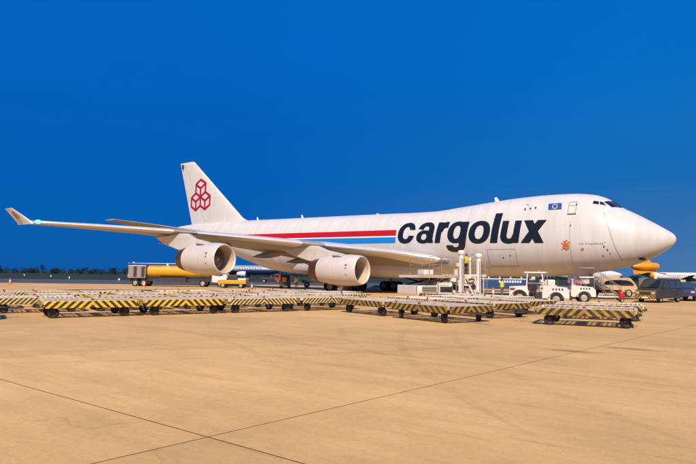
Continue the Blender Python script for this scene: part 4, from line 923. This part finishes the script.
def van(label, loc, rz):
    t = thing('van', label, 'van', loc, rz)
    q = MB(); prof = [(-2.35, .35), (-2.38, 1.0), (-2.30, 1.15), (-2.12, 1.82), (-1.9, 1.93), (.55, 1.95), (.9, 1.86), (1.65, 1.14), (2.2, .98), (2.33, .78), (2.33, .35)]
    rings = []
    for y, k in ((-.86, .97), (-.80, 1), (.80, 1), (.86, .97)): rings.append([(x*(k if abs(x) > 2 else 1), y*(1-.10*max(0, (z-1.05)))+0, z*k if z > 1.5 else z) for x, z in prof])
    q.loft(rings); q.build('body', 'van_grey', t, smooth=True)
    q = MB(); q.box((2.0, -.80, .36), (2.37, .80, .98), ch=.05); q.build('front_panel', 'van_olive', t)
    q = MB(); q.box((2.36, -.82, .30), (2.44, .82, .55), ch=.02); q.build('bumper', 'stripe_d', t)
    q = MB(); q.add([(1.60, -.70, 1.21), (1.60, .70, 1.21), (.98, .66, 1.82), (.98, -.66, 1.82)], [(0, 1, 2, 3)], M=Matrix.Translation((.035, 0, .02))); q.build('windscreen', 'glass_dark', t)
    for s in (-1, 1):
        for xa, xb in ((-2.05, -1.05), (-.95, .05), (.15, 1.15)):
            q = MB(); z0, z1 = 1.17, 1.72; y0, y1 = s*(.868*(1-.10*(z0-1.05))), s*(.868*(1-.10*(z1-1.05))); xb2 = min(xb, .78) if xb > 1 else xb
            q.add([(xa, y0+s*.006, z0), (xb, y0+s*.006, z0), (xb2, y1+s*.010, z1), (xa+(.08 if xa < -2 else 0), y1+s*.010, z1)], [(0, 1, 2, 3)]); q.build('window', 'glass_blue', t)
        q = MB(); q.box((2.34, s*.62-.13, .70), (2.385, s*.62+.13, .86), ch=.02); q.build('headlight', 'lip', t)
        q = MB(); q.box((1.05, s*.88-.05, 1.1), (1.2, s*1.05-.02*s, 1.28), ch=.02); q.build('mirror', 'dark_metal', t)
    wheels4(t, (-1.45, 1.5), .74, .34, .22)
    q = MB(); q.box((2.372, -.42, .66), (2.39, .42, .84)); q.build('grille', 'dark_metal', t)
    q = MB(); q.box((2.442, -.26, .36), (2.452, .26, .48)); q.build('number_plate', 'white_clean', t)
    for s in (-1, 1):
        q = MB(); q.tube([(-2.1, s*.62, 1.97), (.5, s*.62, 1.99)], .022, 6); q.build('roof_rail', 'steel', t)
        q = MB(); q.box((-1.0, s*.866-.004, .55), (-.985, s*.866+.004, 1.7)); q.build('door_gap', 'dark_mark', t)
        q = MB(); q.box((-.85, s*.872-.012, 1.0), (-.65, s*.872+.012, 1.04)); q.build('door_handle', 'steel', t)
    q = MB(); q.lathe([(1.94, .09), (2.08, .08), (2.13, .04), (2.135, 0)], 12, axis='z', M=Matrix.Translation((.35, -.1, 0))); q.build('beacon', 'beacon_amber', t)
    return t
H_LEFT = H_RIGHT+math.pi
van('dark van with striped bumper and lit amber beacon under the jet nose', spot(25.9, 46.2), H_LEFT+.62)
# pickup and white truck at the right picture edge
def pickup(label, loc, rz, m, cat='pickup'):
    t = thing('pickup_truck', label, cat, loc, rz)
    q = MB(); q.loft([[(x, y, z) for x, z in ((-2.4, .45), (-2.4, .98), (-.65, 1.0), (-.5, 1.62), (.55, 1.66), (1.1, 1.08), (2.2, .98), (2.35, .8), (2.35, .45))] for y in (-.84, .84)]); q.build('body', m, t)
    q = MB(); q.box((-2.3, -.72, .99), (-.7, .72, 1.015)); q.build('cargo_bed', 'dark_metal', t)
    q = MB(); q.add([(1.08, -.7, 1.12), (1.08, .7, 1.12), (.60, .68, 1.60), (.60, -.68, 1.60)], [(0, 1, 2, 3)], M=Matrix.Translation((.02, 0, .02))); q.build('windscreen', 'glass_blue', t)
    for s in (-1, 1):
        q = MB(); q.add([(-.5, s*.85, 1.08), (.95, s*.85, 1.08), (.52, s*.85, 1.56), (-.4, s*.85, 1.56)], [(0, 1, 2, 3)]); q.build('window', 'glass_blue', t)
        q = MB(); q.box((2.34, s*.6-.14, .74), (2.38, s*.6+.14, .88)); q.build('headlight', 'lip', t)
    wheels4(t, (-1.4, 1.45), .72, .36, .22); return t
pickup('dark blue pickup truck just behind the dark van', spot(30.6, 50.5), H_AWAY+2.6, 'truck_blue')
pickup('white pickup truck half hidden at the right picture edge', spot(33.6, 52.5), H_LEFT+.3, 'white')

# boarding stairs on wheels
st = thing('boarding_stairs', 'open steel maintenance stairs on wheels standing under the jet nose', 'stairs', spot(22.7, 48.9), H_LEFT-.25)
st.scale = (1, 1, .92)
for s in (-1, 1):
    q = MB(); q.tube([(-1.2, s*.45, .3), (1.0, s*.45, 2.15)], .045, 8); q.tube([(1.0, s*.45, 2.15), (2.2, s*.45, 2.15)], .045, 8); q.build('stringer', 'steel', st)
    q = MB(); q.tube([(-1.2, s*.47, .3), (-1.2, s*.47, 1.2), (1.0, s*.47, 3.05), (2.2, s*.47, 3.05), (2.2, s*.47, 2.15)], .025, 8)
    for k in range(4): q.tube([(-1.2+k*.73, s*.47, .3+k*.615), (-1.2+k*.73, s*.47, 1.2+k*.615)], .018, 6)
    q.build('handrail', 'steel', st)
    q = MB(); q.tube([(1.0, s*.5, 2.15), (1.0, s*.5, .3)], .04, 8); q.tube([(2.1, s*.5, 2.15), (2.1, s*.5, .3)], .04, 8); q.tube([(-1.2, s*.5, .32), (2.2, s*.5, .32)], .04, 8); q.tube([(1.0, s*.5, .4), (2.1, s*.5, 2.0)], .03, 6); q.tube([(-.2, s*.5, .34), (1.0, s*.5, 1.9)], .03, 6); q.build('support_frame', 'steel', st)
for k in range(9):
    q = MB(); x = -1.1+k*.25; z = .40+k*.21; q.box((x-.11, -.43, z-.02), (x+.11, .43, z+.02)); q.build('tread', 'steel', st)
q = MB(); q.box((1.0, -.48, 2.14), (2.2, .48, 2.19)); q.build('top_platform', 'dark_metal', st)
for x in (-1.1, 2.0):
    for s in (-1, 1): wheel(.17, .09, st, (x, s*.55, .17))
# wheeled fire extinguisher
ex = thing('fire_extinguisher', 'red wheeled fire extinguisher standing on the apron between stairs and van', 'fire extinguisher', spot(22.35, 45.4), .4)
q = MB(); q.lathe([(.16, 0.001), (.18, .17), (.24, .21), (.72, .21), (.82, .17), (.88, .07), (.96, .06), (.97, 0.001)], 18, axis='z'); q.build('cylinder', 'red', ex, smooth=True)
for s in (-1, 1): wheel(.15, .06, ex, (0, s*.26, .15))
q = MB(); q.tube([(-.15, -.12, .3), (-.32, -.12, 1.0), (-.32, .12, 1.0), (-.15, .12, .3)], .018, 6); q.tube([(0, -.3, .15), (0, .3, .15)], .02, 6); q.build('handle', 'dark_metal', ex)
q = MB(); q.tube([(0, 0, .95), (.15, .1, 1.0), (.25, .1, .8), (.24, .05, .5)], .022, 6); q.build('hose', 'rubber', ex)
# box truck and containers beyond
bt = thing('box_truck', 'beige box truck with dark cab windows parked beyond the stairs', 'box truck', spot(27.3, 58.5), H_RIGHT)
q = MB(); q.box((-2.6, -1.05, .7), (.9, 1.05, 2.1), ch=.04); q.build('cargo_box', 'beige', bt); q = MB(); q.loft([[(x, y, z) for x, z in ((.95, .5), (.95, 1.95), (2.0, 1.98), (2.6, 1.25), (2.7, .9), (2.7, .5))] for y in (-.95, .95)]); q.build('cab', 'beige', bt)
for s in (-1, 1):
    q = MB(); q.loft([[(x, s*y, z) for x, z in ((-.9, 1.25), (-.6, 1.62), (0, 1.74), (.85, 1.75), (1.6, 1.72), (2.0, 1.6), (2.35, 1.25))] for y in (1.055, 1.07)]); q.build('window', 'glass_dark', bt)
q = MB(); q.box((-2.5, -.9, .4), (2.6, .9, .7)); q.build('chassis', 'dark_metal', bt); wheels4(bt, (-1.7, 1.8), .85, .40, .25)
def container(label, loc, rz, m, sx, sz):
    t = thing('freight_container', label, 'container', loc, rz); h = MB(); h.box((-sx/2, -.9, .16), (sx/2, .9, sz), ch=.03); h.build('body', m, t)
    for k in range(max(2, int(sx/.45))): h = MB(); xx = -sx/2+.2+k*(sx-.4)/max(1, int(sx/.45)-1); h.box((xx-.03, -.93, .2), (xx+.03, -.903, sz-.05)); h.build('rib', m, t)
    h = MB(); h.box((-sx/2-.03, -.95, .0), (sx/2+.03, .95, .155)); h.build('base', 'steel', t)
container('narrow cream container standing right of the beige box truck', spot(31.0, 57.6), H_RIGHT, 'cream', .7, 1.95)
container('beige container standing between the cream container and the dark van', spot(33.3, 58.2), H_RIGHT, 'beige', 3.2, 1.85)
# apron bus seen beneath the fuselage
bus = thing('apron_bus', 'blue and white apron bus seen below the fuselage behind the loader', 'bus', spot(18.6, 74), H_RIGHT)
q = MB(); q.box((-6.0, -1.3, .35), (6.0, 1.3, 1.55), ch=.06); q.build('lower_body', 'bus_blue', bus); q = MB(); q.box((-6.0, -1.29, 1.552), (6.0, 1.29, 2.95), ch=.1); q.build('upper_body', 'jet_white', bus)
for s in (-1, 1):
    for k in range(8): q = MB(); q.box((-5.7+k*1.42, s*1.30-.012, 1.75), (-4.45+k*1.42, s*1.30+.012, 2.6)); q.build('window', 'glass_blue', bus)
    for k in range(9): q = MB(); x = 1.2+k*.34; q.box((x, s*1.306-.004, 1.18), (x+.22, s*1.306+.004, 1.46)); q.build('pale_marking', 'white_clean', bus)
wheels4(bus, (-3.9, 3.6), 1.15, .48, .3)
# fuel tanker on the left
tk = thing('fuel_tanker', 'long fuel tanker with yellow tank and silver rear cabinet behind the outer engine', 'fuel tanker', spot(-24.3, 79.5), H_RIGHT)
q = MB(); pr = []
for x, k in ((-4.0, .88), (-3.9, 1), (4.8, 1), (4.95, .88)): pr.append([(x, 1.22*k*math.copysign(abs(math.cos(t))**.75, math.cos(t)), 2.15+.82*k*math.copysign(abs(math.sin(t))**.8, math.sin(t))) for t in [2*math.pi*i/28 for i in range(28)]])
q.loft(pr); q.build('tank', 'yellow', tk, smooth=True)
q = MB(); q.box((-6.6, -1.2, 1.15), (-4.15, 1.2, 2.95), ch=.05); cbn = q.build('rear_cabinet', 'steel', tk)
q = MB(); q.tube([(-6.65, -1.2, 1.2), (-6.65, -1.2, 3.25), (-4.1, -1.2, 3.25), (4.9, -1.0, 3.25)], .03, 6); q.tube([(-6.65, 1.2, 1.2), (-6.65, 1.2, 3.25), (-4.1, 1.2, 3.25), (4.9, 1.0, 3.25)], .03, 6); q.build('guard_rail', 'steel', tk)
for k in range(4): q = MB(); q.box((-6.4+k*.55, -1.225, 1.3), (-5.95+k*.55, -1.203, 2.8)); q.build('cabinet_door', 'dark_metal' if k % 2 else 'steel', cbn)
q = MB(); q.box((-6.5, -.6, .75), (7.4, .6, 1.1)); q.box((-2.2, -1.1, .65), (1.5, 1.1, 1.25)); q.build('chassis', 'dark_metal', tk)
q = MB(); q.loft([[(x, y, z) for x, z in ((5.2, .7), (5.2, 2.5), (6.6, 2.55), (7.3, 1.6), (7.5, 1.4), (7.5, .6))] for y in (-1.15, 1.15)]); q.build('cab', 'white', tk)
for s in (-1, 1): q = MB(); q.box((5.6, s*1.16-.012, 1.6), (6.7, s*1.16+.012, 2.3)); q.build('window', 'glass_dark', tk)
for x in (-5.6, -4.4, 3.9, 6.4):
    for s in (-1, 1): wheel(.50, .32, tk, (x, s*1.02, .50))
for x, z, m in ((-6.0, 3.33, 'lamp_red'), (-1.2, 3.1, 'lamp_white'), (-6.68, 1.5, 'lamp_red')): q = MB(); q.ball((x, -.9, z), .10, 10); q.build('lamp', m, tk)
# yellow deck truck
fb = thing('deck_truck', 'low yellow service truck with white deck just right of the fuel tanker', 'service truck', spot(-15.5, 75.5), H_RIGHT)
q = MB(); q.box((-1.9, -1.0, .55), (1.9, 1.0, 1.05), ch=.05); q.build('body', 'yellow', fb); q = MB(); q.box((-2.0, -1.05, 1.054), (-.7, 1.05, 1.35), ch=.03); q.box((.8, -1.05, 1.054), (1.9, 1.05, 1.30), ch=.03); q.build('deck', 'white_clean', fb)
q = MB(); q.box((-.65, -.8, 1.056), (.75, .8, 1.75), ch=.08); q.build('machinery_housing', 'dark_metal', fb)
for x in (-1.7, 1.7): q = MB(); q.tube([(x, -.9, 1.3), (x, -.9, 2.3)], .03, 6); q.build('post', 'steel', fb)
pass; wheels4(fb, (-1.2, 1.2), .85, .36, .25)
# small far vehicles below the belly
tow = thing('baggage_tug', 'dark baggage tug with a yellow rear plate in the distance between the engines', 'tug', spot(-8.4, 75), H_AWAY)
q = MB(); q.prism([(-1.2, .35), (-1.2, 1.1), (-.3, 1.1), (-.25, 1.9), (.4, 1.85), (.7, 1.0), (1.4, .9), (1.4, .35)], -.6, .6); q.build('body', 'dark_metal', tow); q = MB(); q.box((-1.23, -.3, .9), (-1.205, .3, 1.5)); q.build('rear_plate', 'yellow', tow); wheels4(tow, (-.8, .9), .52, .32, .2)
def far_truck(label, loc, rz, m):
    t = thing('small_truck', label, 'truck', loc, rz); q = MB(); q.box((-2.2, -.95, .7), (.9, .95, 1.15), ch=.04); q.build('flat_bed', 'dark_metal', t)
    q = MB(); q.loft([[(x, y, z) for x, z in ((.95, .5), (.95, 1.9), (1.9, 1.9), (2.4, 1.2), (2.45, .5))] for y in (-.9, .9)]); q.build('cab', m, t)
    for s in (-1, 1): q = MB(); q.box((1.1, s*.905-.01, 1.2), (1.8, s*.905+.01, 1.7)); q.build('window', 'glass_dark', t)
    wheels4(t, (-1.5, 1.6), .75, .38, .24)
far_truck('small truck with red cab behind the tail end of the inner engine', spot(-4.6, 84), H_RIGHT, 'red')
far_truck('small truck with dull red cab far off just right of the yellow service truck', spot(-17.0, 124), H_RIGHT, 'rust_red')
# cones and marker posts
CONES = [(-49.7, 82, 'orange and white marker cone alone on the apron at far left'), (-27.2, 74.5, 'orange and white marker cone in front of the fuel tanker wheels'), (-11.4, 66.5, 'orange and white marker cone just right of the yellow service truck'), (14.3, 54.6, 'orange and white marker cone between the loader and the vested worker')]
cproto = None
for r_, d_, lb in CONES:
    if cproto is None:
        cproto = thing('marker_cone', lb, 'cone', spot(r_, d_), 0, 'marker cones on the apron')
        q = MB(); q.box((-.22, -.22, 0), (.22, .22, .05), ch=.01); q.build('base', 'orange', cproto); q = MB(); q.lathe([(.05, .17), (.85, .045), (.86, 0)], 16, axis='z'); q.build('cone_body', 'orange', cproto, smooth=True)
        q = MB(); q.lathe([(.36, .129), (.62, .088)], 16, axis='z'); q.build('white_band', 'white_clean', cproto, smooth=True)
    else:
        o = copy_tree(cproto); o.location = spot(r_, d_); o['label'] = lb

# ------------------------------------------------------------------ parked jets in the distance
def jet(name, label, loc, rz, Lf, Rf, zc, tail='jet_white', belly=None, tri=False, fin_h=6.5, engines=True, stripe_m=None, body='jet_white'):
    t = thing(name, label, 'airliner', loc, rz)
    def prof(x):  # x from -Lf/2 (tail) to Lf/2 (nose) -> radius, centre lift
        a = Lf/2-x; b = x+Lf/2; r = Rf*min(1, (a/(Rf*2.6))**.5 if a < Rf*2.6 else 1); lift = 0
        if b < Lf*.30: k = 1-b/(Lf*.30); r = Rf*(1-.88*k**1.6); lift = Rf*.75*k**1.6
        return r, lift
    xs = [-Lf/2, -Lf*.45, -Lf*.40, -Lf*.34, -Lf*.27, -Lf*.2, 0, Lf*.2, Lf*.33]+[Lf/2-Rf*2.6*k for k in (1, .8, .6, .4, .25, .12, .04, .005)]
    for nm, t0, t1, m in (('fuselage', -.45*math.pi if belly else -math.pi, 1.45*math.pi if belly else math.pi, 'jet_white'), ('belly', 1.45*math.pi, 1.55*math.pi, belly)):
        if m is None: continue
    nseg = 28; q = MB(); rings = []
    for x in xs:
        r, l = prof(x); rings.append([(x, r*math.cos(2*math.pi*k/nseg), zc+l+r*math.sin(2*math.pi*k/nseg)) for k in range(nseg)])
    q.loft(rings)
    for i, f in enumerate(q.f):
        cz = sum(q.v[j][2] for j in f)/len(f); cx = sum(q.v[j][0] for j in f)/len(f)
        if tri and cx < -Lf*.33: q.m[i] = 2
        elif belly and cz < zc-Rf*.05: q.m[i] = 1
    q.build('fuselage', [body, belly or body, tail], t, smooth=True)
    rt_ = prof(-Lf*.40); ztop = zc+rt_[1]+rt_[0]
    if tri:
        q = MB(); q.loft([[(xa+c*p, s_, z) for p, s_ in ((0, 0), (.3, .35), (1, .02), (1, -.02), (.3, -.35))] for xa, c, z in ((-Lf*.30, -Lf*.24, ztop-.9), (-Lf*.31, -Lf*.24, ztop+2.9), (-Lf*.36, -Lf*.19, ztop+5.6), (-Lf*.46, -Lf*.12, ztop+11))]); q.build('tail_fin', tail, t, smooth=True)
    if not tri: q = MB(); q.loft([[(xa+c*p, s_, z) for p, s_ in ((0, 0), (.3, .25), (1, .02), (1, -.02), (.3, -.25))] for xa, c, z in ((-Lf*.28, -Lf*.19, ztop-.8), (-Lf*.30, -Lf*.17, ztop+.2), (-Lf*.30-fin_h*.75, -Lf*.09, ztop+fin_h))]); q.build('tail_fin', tail, t, smooth=True)
    for s in (-1, 1):
        q = MB(); q.loft([[(xa-c*p, s*y, z+h*c) for p, h in ((0, 0), (.3, .06), (1, 0), (.3, -.05))] for xa, c, y, z in ((Lf*.12, Lf*.17, Rf*.4, zc-Rf*.55), (-Lf*.02, Lf*.09, Lf*.17, zc-Rf*.2), (-Lf*.16, Lf*.035, Lf*.44, zc+Rf*.35))]); q.build('wing', 'paint_grey', t, smooth=True)
        zt = zc+rt_[1]+(-.2 if not tri else .3); q = MB(); q.loft([[(xa-c*p, s*y, z+h*c) for p, h in ((0, 0), (.3, .05), (1, 0), (.3, -.05))] for xa, c, y, z in ((-Lf*.36, Lf*.11, .2, zt), (-Lf*.44, Lf*.045, Lf*.16, zt+.7))]); q.build('tailplane', tail if tri else 'paint_grey', t, smooth=True)
        if engines:
            xe = Lf*.11; q = MB(); q.lathe([(xe, .62*Rf*.9), (xe+.1, .68*Rf*.9), (xe-1, .72*Rf*.9), (xe-2.6, .6*Rf*.9), (xe-3.6, .4*Rf*.9), (xe-3.6, .01)], 20, M=Matrix.Translation((0, s*Lf*.155, zc-Rf*.95))); q.build('engine', 'jet_white', t, smooth=True)
        for k in range(int(Lf*.5/1.1)):
            q = MB(); x = -Lf*.2+k*1.1; q.box((x, s*(Rf*.985)-.02, zc+Rf*.12), (x+.35, s*(Rf*.985)+.03, zc+Rf*.12+.45)); q.build('cabin_window', 'glass_dark', t)
        q = MB(); q.tube([(-1.5, s*2.6, zc-Rf*.6), (-1.5, s*2.6, .5)], .2, 8); q.build('landing_gear', 'gear', t); wheel(.5, .4, t, (-1.5, s*2.6, .5))
    q = MB(); q.tube([(Lf*.38, 0, zc-Rf*.7), (Lf*.38, 0, .4)], .15, 8); q.build('landing_gear', 'gear', t); wheel(.4, .35, t, (Lf*.38, 0, .4))
    if tri:
        x0 = -Lf*.285; zc2 = ztop+2.9; q = MB(); q.lathe([(x0, 1.5), (x0+.12, 1.6), (x0-.4, 1.8), (x0-4, 1.95), (x0-8.5, 1.8), (x0-11.5, 1.3), (x0-12.5, 1.0), (x0-12.5, .02)], 24, M=Matrix.Translation((0, 0, zc2))); q.build('tail_engine', tail, t, smooth=True)
        q = MB(); q.lathe([(x0+.10, 1.62), (x0+.25, 1.5), (x0+.05, 1.38), (x0-.6, 1.3)], 24, M=Matrix.Translation((0, 0, zc2))); q.build('inlet_ring', 'lip', t, smooth=True)
    if stripe_m:
        for s in (-1, 1):
            vs = []; n = 30
            for k in range(n+1):
                x = -Lf*.30+k*(Lf*.6)/n; a0 = R(66-50*min(1, (k/n)*2.2)**.8); w_ = R(36)
                for a in (a0, a0-w_*min(1, .25+k/n*3)): vs.append((x, s*(Rf+.02)*math.cos(a), zc+(Rf+.02)*math.sin(a)))
            q = MB(); q.add(vs, [(2*i, 2*i+1, 2*i+3, 2*i+2) for i in range(n)]); q.build('swoosh', stripe_m, t, smooth=True)
    return t
jet('parked_trijet', 'far trijet airliner with ochre tail and maroon swoosh on white fuselage at right', spot(165, 272), H_RIGHT, 46, 2.1, 3.0, tail='tail_ochre', tri=True, fin_h=5.5, stripe_m='maroon', engines=False)
jet('parked_airliner', 'far white airliner whose rounded nose shows beyond the stairs', spot(110.5, 262), H_RIGHT, 38, 1.95, 3.4, fin_h=4.5)
jet('parked_airliner', 'far white and blue airliner seen through the gap beneath the outer engine', spot(-46, 235), H_RIGHT, 36, 1.9, 3.6, belly='jet_blue', tail='jet_blue', fin_h=4.5, body='jet_pale')

# ------------------------------------------------------------------ distance: airfield lights and a line of trees
for k, (r_, d_, lb) in enumerate(((-125, 215, 'leftmost small white airfield light out on the dark grass'), (-96, 180, 'second small white airfield light from left on the dark grass'), (-70, 140, 'third airfield light from left, nearest to the taxiway edge'), (-46, 112, 'low airfield light by the taxiway left of the fuel tanker'))):
    t = thing('airfield_light', lb, 'light', spot(r_, d_, -.06), 0, 'airfield lights'); q = MB(); q.tube([(0, 0, 0), (0, 0, .5)], .04, 6); q.build('post', 'orange', t); q = MB(); q.ball((0, 0, .58), .11, 8); q.build('lamp', 'lamp_white', t)
def crown(mb, c, rx, rz, n, r=rnd):
    for _ in range(n):
        while True:
            p = Vector((r.uniform(-1, 1), r.uniform(-1, 1), r.uniform(-1, 1)))
            if p.length < 1: break
        if p.length < .35: p *= 1.6
        p = Vector((c[0]+p.x*rx, c[1]+p.y*rx, c[2]+p.z*rz)); s = r.uniform(.35, .8)*rx*.22
        a = Vector((r.gauss(0, 1), r.gauss(0, 1), r.gauss(0, 1))).normalized(); b = a.orthogonal().normalized(); cc = a.cross(b)
        mb.add([p+b*s, p+cc*s*.7, p-b*s, p-cc*s*.7+a*s*.3], [(0, 1, 2), (0, 2, 3)])
wood = MB()
for k in range(520):
    r_ = -560+k*2.3+rnd.uniform(-2, 2); d_ = 520+rnd.uniform(-18, 18); c = spot(r_, d_); hgt = 5.0+.9*math.sin(k*.13)*math.sin(k*.047+1)+rnd.uniform(-.6, 1.0); crown(wood, (c[0], c[1], hgt*.45), 3.2, hgt*.58, 110)
o = wood.build('far_wood', 'leaf', None, fix=False); o['kind'] = 'stuff'; o['label'] = 'dark line of far trees along the horizon'
TREES = [(-275, 500, 8.8, 'tallest dark tree rising from the far tree line, left of the wing tip light'), (-232, 490, 8.2, 'rounded dark tree standing out of the tree line beneath the outer wing'), (-311, 495, 7.6, 'dark tree at the very left of the far tree line'), (-212, 505, 8.0, 'dark tree standing out of the tree line just left of the fuel tanker')]
for r_, d_, h_, lb in TREES:
    t = thing('tree', lb, 'tree', spot(r_, d_, -.1), 0, 'trees standing out of the far tree line')
    q = MB(); q.tube([(0, 0, 0), (.1, 0, h_*.4), (.3, .1, h_*.8)], [.3, .22, .08], 7); q.tube([(.1, 0, h_*.4), (1.0, .3, h_*.7)], [.14, .05], 6); q.tube([(.1, 0, h_*.45), (-.9, -.4, h_*.75)], [.14, .05], 6); q.build('trunk', 'bark', t)
    q = MB()
    for _ in range(6): crown(q, (rnd.uniform(-1.6, 1.6), rnd.uniform(-1.6, 1.6), h_*rnd.uniform(.5, .85)), 1.7, h_*.2, 70)
    q.build('crown', 'leaf', t, fix=False)
